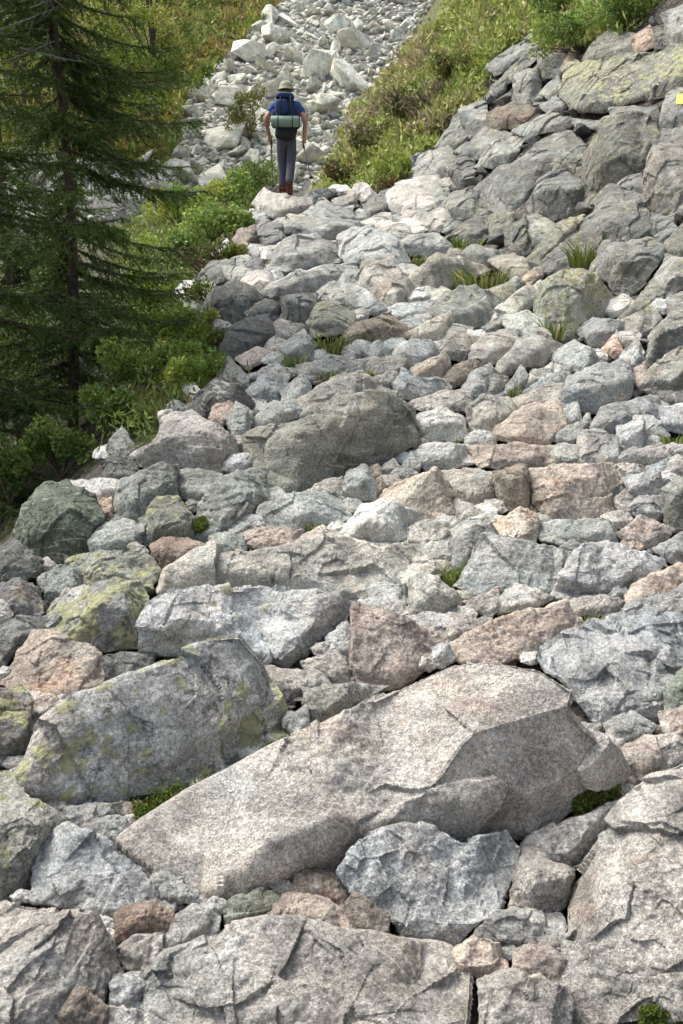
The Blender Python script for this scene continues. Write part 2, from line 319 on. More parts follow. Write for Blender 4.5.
# ------------------------------------------------------------------ terrain
rr = rays(290, 195); t16 = 16.0/rr[1]
ZH = 1.6+t16*rr[2]; SL = ZH/16.0
def sp(x, k=.18): return k*np.logaddexp(0, x/k)
def terrain(X, Y):
    X = np.asarray(X, float); Y = np.asarray(Y, float)
    p = SL*np.minimum(Y, 16.6)
    p = p - .17*np.clip(Y-16.6, 0, 7.4)
    eL = np.interp(Y, [0, 4.3, 5.6, 8, 15, 20], [-1.5, -1.25, -.95, -.85, -1.15, -1.6])
    kL = np.interp(Y, [0, 5, 9, 12, 16, 20], [.75, .8, .6, .28, .2, 0])
    eR = np.interp(Y, [0, 6, 8, 11, 15, 16.8, 19, 21, 24], [2.2, 2.1, 1.95, 1.5, .85, .2, -1.0, -1.6, -2.0])
    kR = np.interp(Y, [0, 8, 14, 18, 21, 22.5, 25, 30], [.85, .9, 1.0, 1.2, 1.5, 1.5, 1.15, 0])
    left = sp(eL-X); left = np.minimum(left, 6)
    near = p - kL*left + kR*np.minimum(sp(X-eR), 9)
    near = near + .05*vn(np.stack([X*1.1, Y*1.1, X*0], -1))*np.clip((16-Y)/6+1, 0, 1)
    far = 2.1 + .62*sp(Y-24.5, .8) - .06*X + .25*vn(np.stack([X*.25, Y*.25, X*0+5], -1))
    return np.where(Y > 18, np.maximum(near, far), near)
def hit(px, py):
    r = rays(px, py); t = np.full(r.shape[:-1], .8); done = np.zeros(t.shape, bool); t0 = t.copy(); t1 = t.copy()
    for _ in range(230):
        P = CAM + r*t[..., None]
        below = (P[..., 2] < terrain(P[..., 0], P[..., 1])) & ~done
        t1 = np.where(below, t, t1); done |= below
        t0 = np.where(done, t0, t); t = np.where(done, t, t*1.022)
        if done.all(): break
    t1 = np.where(done, t1, t)
    for _ in range(13):
        m = .5*(t0+t1); P = CAM + r*m[..., None]; b = P[..., 2] < terrain(P[..., 0], P[..., 1])
        t1 = np.where(b, m, t1); t0 = np.where(b, t0, m)
    return t1

def in_poly(poly, x, y):
    poly = np.asarray(poly, float); x = np.asarray(x, float); y = np.asarray(y, float); r = np.zeros(x.shape, bool)
    for (x0, y0), (x1, y1) in zip(poly, np.roll(poly, -1, 0)):
        c = (y0 > y) != (y1 > y)
        r ^= c & (x < (x1-x0)*(y-y0)/(y1-y0+1e-9)+x0)
    return r

# ------------------------------------------------------------------ node materials
class NT:
    def __init__(s, name):
        s.m = bpy.data.materials.new(name); s.m.use_nodes = True; s.t = s.m.node_tree; s.t.nodes.clear()
        s.out = s.t.nodes.new("ShaderNodeOutputMaterial")
    def n(s, typ, ins=None, **kw):
        x = s.t.nodes.new("ShaderNode"+typ)
        for k, v in kw.items(): setattr(x, k, v)
        for k, v in (ins or {}).items():
            i = x.inputs[k]
            if isinstance(v, bpy.types.NodeSocket): s.t.links.new(v, i)
            else: i.default_value = v
        return x
    def math(s, op, a, b=0.0, clamp=False):
        x = s.n("Math", {0: a, 1: b}, operation=op); x.use_clamp = clamp; return x.outputs[0]
    def ramp(s, v, lo, hi, a=0.0, b=1.0):
        x = s.n("MapRange", {0: v, 1: lo, 2: hi, 3: a, 4: b}); x.interpolation_type = "SMOOTHSTEP"; return x.outputs[0]
    def noise(s, v, sc, det=2.0, ro=.55, dist=0.0):
        return s.n("TexNoise", {"Vector": v, "Scale": sc, "Detail": det, "Roughness": ro, "Distortion": dist}).outputs[0]
    def mix(s, f, a, b, mode="MIX"):
        x = s.t.nodes.new("ShaderNodeMix"); x.data_type = "RGBA"; x.blend_type = mode; x.clamp_factor = True
        for i, v in ((0, f), (6, a), (7, b)):
            if isinstance(v, bpy.types.NodeSocket): s.t.links.new(v, x.inputs[i])
            else: x.inputs[i].default_value = (*v, 1) if i and len(v) == 3 else v
        return x.outputs[2]
    def scale(s, c, f):
        x = s.n("VectorMath", {0: c}, operation="SCALE")
        if isinstance(f, bpy.types.NodeSocket): s.t.links.new(f, x.inputs["Scale"])
        else: x.inputs["Scale"].default_value = f
        return x.outputs[0]
    def finish(s, col, rough=.9, normal=None, spec=.25, transl=None):
        ins = {"Base Color": col, "Roughness": rough, "Specular IOR Level": spec}
        if normal is not None: ins["Normal"] = normal
        b = s.n("BsdfPrincipled", ins); sh = b.outputs[0]
        if transl:
            tb = s.n("BsdfTranslucent", {0: col}); mx = s.n("MixShader", {0: transl, 1: sh, 2: tb.outputs[0]}); sh = mx.outputs[0]
        s.t.links.new(sh, s.out.inputs[0]); return s.m

def granite(name, fine=1.0):
    s = NT(name)
    tc = s.n("TexCoord").outputs["Object"]; oi = s.n("ObjectInfo")
    off = s.math("MULTIPLY", oi.outputs["Random"], 57.0)
    co = s.n("VectorMath", {0: tc, 1: s.n("CombineXYZ", {0: off, 1: off, 2: off}).outputs[0]}, operation="ADD").outputs[0]
    rot = s.n("VectorRotate", {"Vector": co, "Axis": (.5, .35, .75), "Angle": s.math("MULTIPLY", oi.outputs["Random"], 40.0)}, rotation_type="AXIS_ANGLE").outputs[0]
    tint = oi.outputs["Color"]; alpha = oi.outputs["Alpha"]
    big = s.noise(co, 2.6*fine, 5, .6); mid = s.noise(co, 9*fine, 6, .65, .6)
    c = s.scale(tint, s.ramp(big, .3, .7, .8, 1.16))
    hue = s.noise(s.n("VectorMath", {0: co, 1: (9.1, 3.3, 5.7)}, operation="ADD").outputs[0], 3.4*fine, 4, .6, .5)
    c = s.mix(s.ramp(hue, .5, .72, 0, .75), c, s.mix(1.0, c, (1.10, .975, .885), "MULTIPLY"))
    c = s.mix(s.ramp(hue, .5, .3, 0, .7), c, s.mix(1.0, c, (.89, .99, 1.05), "MULTIPLY"))
    # bedding streaks
    st = s.n("VectorMath", {0: rot, 1: (3.0, 2.4, 13.0)}, operation="MULTIPLY").outputs[0]
    strata = s.noise(st, 1.5*fine, 6, .62, .25)
    c = s.scale(c, s.ramp(strata, .32, .7, .76, 1.2))
    # weathering and pits
    stain = s.noise(s.n("VectorMath", {0: co, 1: (4.2, 1.3, 8.7)}, operation="ADD").outputs[0], 4.5*fine, 8, .7)
    c = s.mix(s.ramp(stain, .55, .72, 0, .5), c, s.mix(1.0, c, (.62, .57, .5), "MULTIPLY"))
    c = s.scale(c, s.ramp(mid, .3, .72, .74, 1.22))
    grain = s.noise(co, 215*fine, 4, .8); mica = s.noise(co, 330*fine, 2, .6)
    g2 = s.noise(co, 105*fine, 3, .75); c = s.scale(c, s.ramp(g2, .36, .64, .72, 1.3)); gm = s.ramp(s.noise(co, 1.9*fine, 3), .38, .62); c = s.mix(gm, s.scale(c, s.ramp(grain, .36, .64, .72, 1.3)), s.scale(c, s.ramp(grain, .36, .64, .6, 1.4)))
    c = s.mix(s.ramp(mica, .6, .68, 0, .5), c, (.07, .07, .07))
    qz = s.noise(rot, 42*fine, 3, .65)
    c = s.mix(s.ramp(qz, .62, .72, 0, .5), c, (.66, .64, .6))
    vein = s.math("ABSOLUTE", s.math("SUBTRACT", s.noise(s.n("VectorMath", {0: rot, 1: (1.0, 1.6, 5.0)}, operation="MULTIPLY").outputs[0], 1.6*fine, 4, .5, .4), .5))
    c = s.mix(s.math("MULTIPLY", s.ramp(vein, .0, .014, .55, 0), s.ramp(hue, .45, .6)), c, (.62, .6, .56))
    rust = s.noise(s.n("VectorMath", {0: rot, 1: (7.7, 2.2, 3.1)}, operation="ADD").outputs[0], 3.3*fine, 7, .68)
    c = s.mix(s.ramp(rust, .58, .72, 0, .6), c, s.mix(1.0, c, (1.12, .80, .58), "MULTIPLY"))
    # cracks
    wv = s.n("VectorMath", {0: co, 1: s.scale(s.n("TexNoise", {"Vector": co, "Scale": 5.0*fine, "Detail": 4.0}).outputs[1], .35)}, operation="ADD").outputs[0]
    vo = s.n("TexVoronoi", {"Vector": wv, "Scale": 2.3*fine}, feature="DISTANCE_TO_EDGE").outputs["Distance"]
    ckm = s.math("MULTIPLY", s.ramp(vo, .0, .016, 1, 0), s.ramp(s.noise(co, 3.1*fine, 3), .57, .68))
    c = s.mix(s.math("MULTIPLY", ckm, .22), c, (.06, .05, .045))
    # pale crust lichen, yellow green map lichen, dark lichen
    geo = s.n("NewGeometry").outputs["Normal"]; up = s.n("SeparateXYZ", {0: geo}).outputs[2]
    ln = s.noise(co, 13*fine, 9, .74, .4); l2 = s.noise(co, 48*fine, 5, .7); lb = s.noise(co, 2.1*fine, 3)
    pale = s.ramp(s.noise(rot, 17*fine, 7, .72), .58, .66, 0, .38)
    c = s.mix(pale, c, (.46, .47, .42))
    ros = s.n("TexVoronoi", {"Vector": s.n("VectorMath", {0: co, 1: s.scale(s.n("TexNoise", {"Vector": co, "Scale": 30.0*fine, "Detail": 4.0}).outputs[1], .05/fine)}, operation="ADD").outputs[0], "Scale": 15.0*fine}).outputs["Distance"]
    key = s.math("ADD", s.math("ADD", s.math("ADD", s.math("MULTIPLY", s.math("SUBTRACT", 1.0, ros), .5), s.math("MULTIPLY", ln, .8)), s.math("MULTIPLY", lb, .75)), s.math("ADD", s.math("MULTIPLY", up, .10), s.math("MULTIPLY", alpha, .55)))
    lm = s.math("MULTIPLY", s.math("MULTIPLY", s.ramp(key, 1.44, 1.50, 0, .9), s.ramp(l2, .36, .5, .15, 1)), s.ramp(alpha, .02, .1))
    lc = s.mix(s.ramp(l2, .4, .6), (.30, .31, .15), (.43, .43, .25))
    c = s.mix(lm, c, lc)
    dm = s.math("MULTIPLY", s.ramp(s.noise(co, 21*fine, 6, .7), .57, .63), s.ramp(s.math("ADD", alpha, s.math("MULTIPLY", lb, .5)), .35, .8))
    c = s.mix(s.math("MULTIPLY", dm, .75), c, (.07, .075, .07))
    v2_ = s.n("TexVoronoi", {"Vector": wv, "Scale": 6.5*fine}, feature="DISTANCE_TO_EDGE").outputs["Distance"]
    ck2 = s.math("MULTIPLY", s.ramp(v2_, .0, .022, 1, 0), s.ramp(s.noise(co, 4.3*fine, 3), .58, .68))
    ckm = s.math("ADD", s.math("MULTIPLY", ckm, .5), s.math("MULTIPLY", ck2, .3))
    hgt = s.math("ADD", s.math("MULTIPLY", s.noise(co, 30*fine, 9, .68), 1.0), s.math("MULTIPLY", strata, .55))
    hgt = s.math("ADD", hgt, s.math("MULTIPLY", grain, .22)); hgt = s.math("SUBTRACT", hgt, s.math("MULTIPLY", ckm, .6))
    hgt = s.math("ADD", hgt, s.math("MULTIPLY", s.math("MULTIPLY", lm, l2), .3))
    bp = s.n("Bump", {"Height": hgt, "Strength": .9, "Distance": .026/fine}).outputs[0]
    return s.finish(c, .92, bp, .2)

def leafmat(name, rough=.6, tr=.3):
    s = NT(name); a = s.n("Attribute", attribute_name="tint").outputs["Color"]
    g = s.n("NewGeometry").outputs["Random Per Island"]
    c = s.scale(a, s.ramp(g, 0, 1, .72, 1.3))
    return s.finish(c, rough, None, .3, tr)

def plain(name, col, rough=.8, sc=60.0, amt=.25, bump=.3, spec=.3):
    s = NT(name); co = s.n("TexCoord").outputs["Object"]
    n = s.noise(co, sc, 5, .6)
    c = s.scale(s.mix(0.0, col, col), s.ramp(n, .3, .7, 1-amt, 1+amt))
    bp = s.n("Bump", {"Height": n, "Strength": bump, "Distance": .01}).outputs[0]
    return s.finish(c, rough, bp, spec)

M_ROCK = granite("granite"); M_SCREE = granite("pale_scree", .32)
M_LEAF = leafmat("leaves"); M_NEEDLE = leafmat("needles", .5, .2)
M_BARK = plain("bark", (.10, .075, .055), .95, 30, .45, 1.0)
M_DEAD = plain("bare_twigs", (.30, .27, .23), .9, 40, .3, .5)
M_MOSS = leafmat("moss", .9, .15)

s = NT("stony_soil"); a = s.n("Attribute", attribute_name="tint").outputs["Color"]; co = s.n("TexCoord").outputs["Object"]
n1 = s.noise(co, 14, 8, .7); n2 = s.n("TexVoronoi", {"Vector": co, "Scale": 38.0}); n3 = s.noise(co, 120, 3, .6)
c = s.scale(a, s.ramp(n1, .3, .7, .55, 1.4)); c = s.scale(c, s.ramp(n3, .3, .7, .6, 1.4))
c = s.mix(s.ramp(n2.outputs["Color"], .6, .8, 0, .5), c, (.26, .23, .2))
hh = s.math("SUBTRACT", n1, s.math("MULTIPLY", n2.outputs["Distance"], .6))
M_GROUND = s.finish(c, .95, s.n("Bump", {"Height": hh, "Strength": .9, "Distance": .04}).outputs[0], .15)

# ------------------------------------------------------------------ ground sheet
P_VEGL = [(130, 480), (120, 330), (120, 230), (150, 190), (230, 160), (272, 165), (270, 190), (250, 215), (220, 240), (190, 285), (205, 330), (220, 370), (180, 410), (130, 440)]
P_VEGR = [(318, 192), (332, 165), (345, 125), (400, 62), (465, -10), (540, -60), (760, -60), (700, 5), (610, 40), (560, 52), (535, 30), (520, 42), (488, 66), (478, 105), (445, 125), (430, 150), (405, 175), (390, 188), (350, 190)]
P_HEATH = [(-200, -80), (300, -80), (282, 2), (235, 48), (205, 75), (182, 108), (178, 150), (165, 172), (60, 160), (-200, 160)]
ys = np.concatenate([np.linspace(-4, 1, 12), 1+np.cumsum(.03*1.0125**np.arange(300))]); ys = ys[ys < 95]
us = np.linspace(-1, 1, 260); us = np.sign(us)*np.abs(us)**1.25
Yg, Ug = np.meshgrid(ys, us, indexing="ij"); Xg = Ug*(6+.75*np.maximum(Yg, 0))
Zg = terrain(Xg, Yg); pxg, pyg, tg = project(np.stack([Xg, Yg, Zg], -1))
vl = in_poly(P_VEGL, pxg, pyg) & (tg > 4) & (Yg < 18.5); vr = in_poly(P_VEGR, pxg, pyg) & (tg > 12) & (Xg > -3) & (Yg < 30)
vh = in_poly(P_HEATH, pxg, pyg) & (Yg > 24); low = (Xg < np.interp(Yg, [0, 5, 8, 16], [-1.9, -1.4, -1.2, -1.9])) & (Yg < 17)
rub = (Yg > 21) & ~vr & ~vh
Zg = Zg - np.where(Yg < 17.5, .075, 0) + .02*fbm(np.stack([Xg*5, Yg*5, Xg*0], -1), 3)
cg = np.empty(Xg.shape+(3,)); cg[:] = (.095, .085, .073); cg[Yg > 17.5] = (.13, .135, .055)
cg[(Xg > np.interp(Yg, [0, 8, 12, 17], [2.4, 2.2, 1.8, 1.0])) & (Yg < 18)] = (.05, .045, .038); cg[low] = (.05, .055, .022); cg[vl] = (.05, .06, .02); cg[vr] = (.11, .11, .035); cg[vh] = (.13, .105, .035); cg[rub] = (.16, .157, .14)  # shade of deep rock gaps put into right bank and scree ground colour
ny, nx = Xg.shape; idx = np.arange(ny*nx).reshape(ny, nx)
F = np.stack([idx[:-1, :-1], idx[:-1, 1:], idx[1:, 1:], idx[1:, :-1]], -1).reshape(-1, 4)
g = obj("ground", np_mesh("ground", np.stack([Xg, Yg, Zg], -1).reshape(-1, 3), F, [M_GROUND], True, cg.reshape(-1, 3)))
tag(g, "stony brown mountainside between the rocks", None, None, "structure")

# ------------------------------------------------------------------ traced rocks
TINT = dict(T=(.43, .405, .365), G=(.375, .38, .36), B=(.44, .45, .44), O=(.50, .425, .355), W=(.58, .565, .53), D=(.21, .21, .20), L=(.31, .31, .27), N=(.29, .245, .20))
CNAME = dict(T="tan", G="grey", B="blue-grey", O="orange-tan", W="whitish", D="dark grey", L="grey-green", N="brown")

def chains(o):
    """upper and lower edge of an outline as functions of x"""
    xs = np.linspace(o[:, 0].min()+.3, o[:, 0].max()-.3, 90); yt = np.full(90, 1e9); yb = np.full(90, -1e9)
    for (x0, y0), (x1, y1) in zip(o, np.roll(o, -1, 0)):
        lo, hi = min(x0, x1), max(x0, x1); m = (xs >= lo) & (xs <= hi)
        if hi-lo < 1e-6: continue
        y = y0+(y1-y0)*(xs-x0)/(x1-x0)
        yt = np.where(m, np.minimum(yt, y), yt); yb = np.where(m, np.maximum(yb, y), yb)
    return xs, yt, yb

def dens(o, step, jit, rng):
    out = []
    for p, q in zip(o, np.roll(o, -1, 0)):
        d = np.hypot(*(q-p)); k = max(1, int(round(d/step))); nrm = np.array([-(q-p)[1], (q-p)[0]])/max(d, 1e-6)
        for i in range(k):
            e = p+(q-p)*i/k
            if i: e = e+nrm*rng.normal()*jit
            out.append(e)
    return np.array(out)

def control_mesh(o, opt, rng):
    w, h = np.ptp(o[:, 0]), np.ptp(o[:, 1]); size = math.sqrt(w*h)
    xs, yt, yb = chains(o)
    rf = opt.get("rf", .36)
    if "r" in opt:
        rp = np.array([[float(v) for v in q.split(",")] for q in opt["r"].split()])
        yr = np.interp(xs, rp[:, 0], rp[:, 1]); yr = np.clip(yr, yt, yb)
    else:
        k = rng.normal(size=5)*.09
        yr = yb-(yb-yt)*np.clip(rf+np.interp(xs, np.linspace(xs[0], xs[-1], 5), k), .06, .9)
        rp = np.stack([xs[5:-5:14], yr[5:-5:14]], -1)
    ybs = np.convolve(np.pad(yb, 14, mode="edge"), np.ones(29)/29, "valid")
    tb = hit(xs, ybs); xc = .5*(xs[0]+xs[-1])
    co = np.polyfit(xs-xc, tb, 1); co[0] = np.clip(co[0], -.5*np.median(tb)/FOC, .5*np.median(tb)/FOC) ; tb = .75*np.polyval(co, xs-xc)+.25*tb
    B = CAM+rays(xs, yb)*tb[:, None]
    T1 = math.tan(math.radians(opt.get("phi", rng.uniform(74, 97))))
    T2 = math.tan(math.radians(opt.get("th", rng.uniform(30, 43))))
    mpp = np.median(tb)/FOC
    def solve(P0, x, y, T):
        r = rays(x, y); den = T*r[..., 1]-r[..., 2]; den = np.where(np.abs(den) < .04, .04*np.sign(den+1e-9), den)
        return (T*P0[..., 1]-P0[..., 2]+1.6)/den
    def depth(q):
        i = np.interp(q[:, 0], xs, np.arange(90)); 
        Bq = np.stack([np.interp(i, np.arange(90), B[:, j]) for j in range(3)], -1)
        tq = np.interp(q[:, 0], xs, tb); yrq = np.interp(q[:, 0], xs, yr)
        yf = np.maximum(q[:, 1], yrq)
        tf = solve(Bq, q[:, 0], yf, T1)
        lim = np.maximum(yb.max()-yf, 0)*mpp
        tf = np.clip(tf, tq-.9*lim-.01, tq+1.3*lim+.01)
        Rq = CAM+rays(q[:, 0], yf)*tf[:, None]
        tt = solve(Rq, q[:, 0], q[:, 1], T2); hp = np.maximum(yrq-q[:, 1], 0)*mpp
        tt = np.where((tt < tf) | (tt > tf+2.2*hp), tf+2.2*hp, tt)
        u = (q[:, 0]-xc)/max(1, .5*w)
        tt = tt + opt.get("yaw", 0)*u*w*mpp
        for (dx_, dy_, s_k, m_k) in facets: tt = tt + m_k*mpp*np.maximum(0, (q[:, 0]-ctr[0])*dx_+(q[:, 1]-ctr[1])*dy_-s_k)
        return tt
    facets = []; ctr = o.mean(0)
    for k_ in range(min(opt.get("nf", 4), 4)):
        an = (0.0, math.pi, 1.5*math.pi, 1.5*math.pi)[k_]+rng.normal()*(.4, .4, .7, .7)[k_]        # right, left, upwards in the photo
        dx_, dy_ = math.cos(an), math.sin(an); ext = ((o-ctr)@np.array([dx_, dy_])).max()
        facets.append((dx_, dy_, rng.uniform(.25, .85)*ext, rng.uniform(.35, 1.5)))
    jit = min(1.8, .012*size+.25)
    ol = dens(o, max(5, size*.13), jit, rng)
    ins = []
    st = max(3.2, size*.072)
    for yy in np.arange(o[:, 1].min()+st*.5, o[:, 1].max(), st):
        for xx in np.arange(o[:, 0].min()+st*.5, o[:, 0].max(), st):
            ins.append((xx+rng.uniform(-.25, .25)*st, yy+rng.uniform(-.25, .25)*st))
    ins = np.array(ins).reshape(-1, 2)
    ctr = o.mean(0)
    if len(ins): ins = ins[in_poly(ctr+(o-ctr)*.88, ins[:, 0], ins[:, 1])]
    rpi = rp[in_poly(ctr+(o-ctr)*.93, rp[:, 0], rp[:, 1])]
    if False:
        dd = np.hypot(ins[:, None, 0]-rpi[None, :, 0], ins[:, None, 1]-rpi[None, :, 1]).min(1); ins = ins[dd > st*.5]
    q = np.concatenate([ol, rpi, ins.reshape(-1, 2)])
    n = len(ol)
    res = delaunay_2d_cdt([Vector(v) for v in q], [], [list(range(n))], 1, 1e-4)
    v2 = np.array([(v.x, v.y) for v in res[0]]); faces = [list(f) for f in res[2]]
    if len(v2) != len(q): 
        pass
    t = depth(v2)
    onb = np.array([any(k < n for k in lst) for lst in res[3]]) if res[3] else np.zeros(len(v2), bool)
    t = t + rng.normal(size=len(v2))*.004*size*mpp
    th = hit(v2[:, 0], v2[:, 1])
    t = np.minimum(t, np.maximum(th-.01, np.interp(v2[:, 0], xs, tb)))
    D = (.30*w+.30*h)*mpp+.04
    V1 = CAM+rays(v2[:, 0], v2[:, 1])*t[:, None]
    v3 = ctr+(v2-ctr)*.76
    tbk = .5*t+.5*t.max()+D
    V2 = CAM+rays(v3[:, 0], v3[:, 1])*tbk[:, None]
    nv = len(v2); cnt = {}
    for f in faces:
        for a, b in zip(f, f[1:]+f[:1]): cnt[(a, b)] = 1
    side = [(b, a, a+nv, b+nv) for (a, b) in cnt if (b, a) not in cnt]
    allf = [tuple(f) for f in faces]+[tuple(k+nv for k in reversed(f)) for f in faces]+side
    return np.concatenate([V1, V2]), allf, mpp, size, CAM+rays(xc, yb.max())*np.median(tb)

def relax(co, ed, its, lam):
    n = len(co); deg = np.bincount(ed.ravel(), minlength=n)[:, None].clip(1)
    for _ in range(its):
        s = np.stack([np.bincount(ed[:, 0], co[ed[:, 1], k], n)+np.bincount(ed[:, 1], co[ed[:, 0], k], n) for k in range(3)], -1)
        co = co+lam*(s/deg-co)
    return co

def roughen(me, S, px, rng, view, base, outl, lay=0):
    n = len(me.vertices); co = np.empty(n*3, np.float32); me.vertices.foreach_get("co", co); co = co.reshape(-1, 3).astype(float)
    e = np.empty(len(me.edges)*2, np.int32); me.edges.foreach_get("vertices", e); ed = e.reshape(-1, 2)
    co = relax(co, ed, 2 if S/px > 62 else 1, .4)
    qx_, qy_, _t = project(co+base); dm = np.full(n, 1e9)
    for (x0, y0), (x1, y1) in zip(outl, np.roll(outl, -1, 0)):
        ux, uy = x1-x0, y1-y0; u_ = np.clip(((qx_-x0)*ux+(qy_-y0)*uy)/(ux*ux+uy*uy+1e-9), 0, 1); dm = np.minimum(dm, np.hypot(qx_-x0-u_*ux, qy_-y0-u_*uy))
    edge = (dm < .07*S/px)
    for _ in range(3 if S/px > 62 else 0):                                          # flat breaks, as a split rock has
        nn = view*-1.0+rng.normal(size=3)*.8+np.array([0, 0, .25]); nn /= np.linalg.norm(nn)
        hq = co@nn; q0 = np.quantile(hq, rng.uniform(.84, .985)); q0 = max(q0, np.quantile(hq[edge], .992)) if edge.any() else q0; co = co-np.maximum(hq-q0, 0)[:, None]*nn*.95
    me.vertices.foreach_set("co", co.astype(np.float32).ravel()); me.update()
    nr = np.empty(n*3, np.float32); me.vertices.foreach_get("normal", nr); nr = nr.reshape(-1, 3)
    o = rng.uniform(-50, 50, 3); P = co+o
    ax = rng.normal(size=3); ax[2] += 1.2; ax /= np.linalg.norm(ax)
    W2 = P+.12*S*vn(P*2.2/S)[:, None]
    d = .008*S*vn(W2*2.1/S)
    for K, amp in ((9, .06), (34, .07), (110, .06)):          # flat fracture planes with small steps between them
        if K > 40 and S/px < 60: continue
        c_ = co[rng.integers(0, n, K)]; Wd_ = co+.05*S*np.stack([vn(P*3.1/S+i*9.7) for i in range(3)], -1)
        near_ = ((Wd_[:, None, :]-c_[None])**2).sum(2).argmin(1); tv = rng.normal(size=(K, 3))*amp*(1.5 if S/px > 130 else .6)
        d += ((co-c_[near_])*tv[near_]).sum(1)+(rng.normal(size=K)*amp*.05*S/math.sqrt(K/9))[near_]
    d += .008*S*(.45-np.abs(vn(W2*4.3/S)))           # chipped hollows with sharp crests
    d += .006*S*(.4-np.abs(vn(P*9.5/S+7)))
    q = (P@ax)/(.10*S)+1.1*vn(P*2.5/S)                # bedding steps
    fr = q-np.floor(q); d += (.010+.012*lay)*S*(.3 if S/px > 200 else 1)*(np.minimum(fr/.25, 1)-fr)*np.clip(vn(P*3/S+31)+.5, 0, 1)
    fs = min(S*.5, .22)
    d += .010*fs*vn(P*(5/fs))+.010*fs*np.abs(vn(P*(11/fs)))
    d += .0030*vn(P*60)+.0018*vn(P*130) if px < .006 else 0
    lim = 6.5*px
    d = lim*np.tanh(d/lim)
    co = co+nr*d[:, None]
    me.vertices.foreach_set("co", co.astype(np.float32).ravel())
    me.polygons.foreach_set("use_smooth", np.ones(len(me.polygons), bool)); me.update(); me.set_sharp_from_angle(angle=math.radians(27))

mask = np.zeros((H, W+1), bool); gx, gy = np.meshgrid(np.arange(W+1)+.5, np.arange(H)+.5)
for rk in ROCKS:
    o_ = np.array([[float(v) for v in q.split(",")] for q in rk[1].split()]); o_ = o_.mean(0)+(o_-o_.mean(0))*(1+3/math.sqrt(np.ptp(o_[:, 0])*np.ptp(o_[:, 1]))); mask |= in_poly(o_, gx, gy)
for ex, ey, ea, eb in ((455, 570, 12, 12), (583, 612, 18, 9), (314, 520, 8, 8), (327, 343, 24, 10), (345, 372, 30, 7), (482, 278, 26, 14), (585, 258, 13, 16), (410, 260, 22, 8), (365, 334, 18, 7), (450, 437, 10, 5),
                       (672, 437, 14, 8), (470, 246, 14, 8), (180, 803, 46, 16), (595, 797, 22, 10), (275, 752, 14, 9), (240, 298, 12, 8), (295, 358, 8, 10), (553, 330, 9, 10)):
    mask |= ((gx-ex)/ea)**2+((gy-ey)/eb)**2 < 1                      # room for the grass and moss in the gaps
mask |= in_poly([(574, 106), (650, 96), (658, 110), (648, 128), (604, 138), (582, 122)], gx, gy)      # the black hollow stays empty
P_ROCKY = [(-5, 585), (15, 560), (60, 560), (105, 500), (100, 440), (140, 450), (165, 415), (215, 370), (225, 340), (195, 320), (190, 290), (235, 230), (258, 205), (280, 200), (330, 188), (400, 190), (440, 135), (480, 110), (500, 60), (540, 55), (600, 40), (640, 30), (684, 5), (684, 1024), (-5, 1024)]
S2 = 2
mk = mask[::S2, ::S2] | ~in_poly(P_ROCKY, gx, gy)[::S2, ::S2]
hh_, ww_ = mk.shape
colD = np.where(mk, 0, 1e6)
for i in range(1, hh_): colD[i] = np.minimum(colD[i], colD[i-1]+1)
for i in range(hh_-2, -1, -1): colD[i] = np.minimum(colD[i], colD[i+1]+1)
xx = np.arange(ww_); DX2 = (xx[:, None]-xx[None, :])**2
dist = np.stack([np.sqrt((np.minimum(row, 4000)[None, :]**2+DX2).min(1)) for row in colD])*S2
GY, GX = np.mgrid[0:hh_, 0:ww_]*S2
fill_n = 0; fseen = []
while fill_n < 298:
    i = np.argmax(dist); yy, xx_ = np.unravel_index(i, dist.shape); dmax = dist[yy, xx_]
    if dmax < 2.6: break
    x, y = xx_*S2+RNG.uniform(-1, 1), yy*S2+RNG.uniform(-1, 1)
    rp_ = min(dmax*1.35+1.0, 22.0)
    dist = np.minimum(dist, np.maximum(np.hypot(GX-x, GY-y)-rp_*.95, 0))
    fseen.append((x, y, rp_)); fill_n += 1

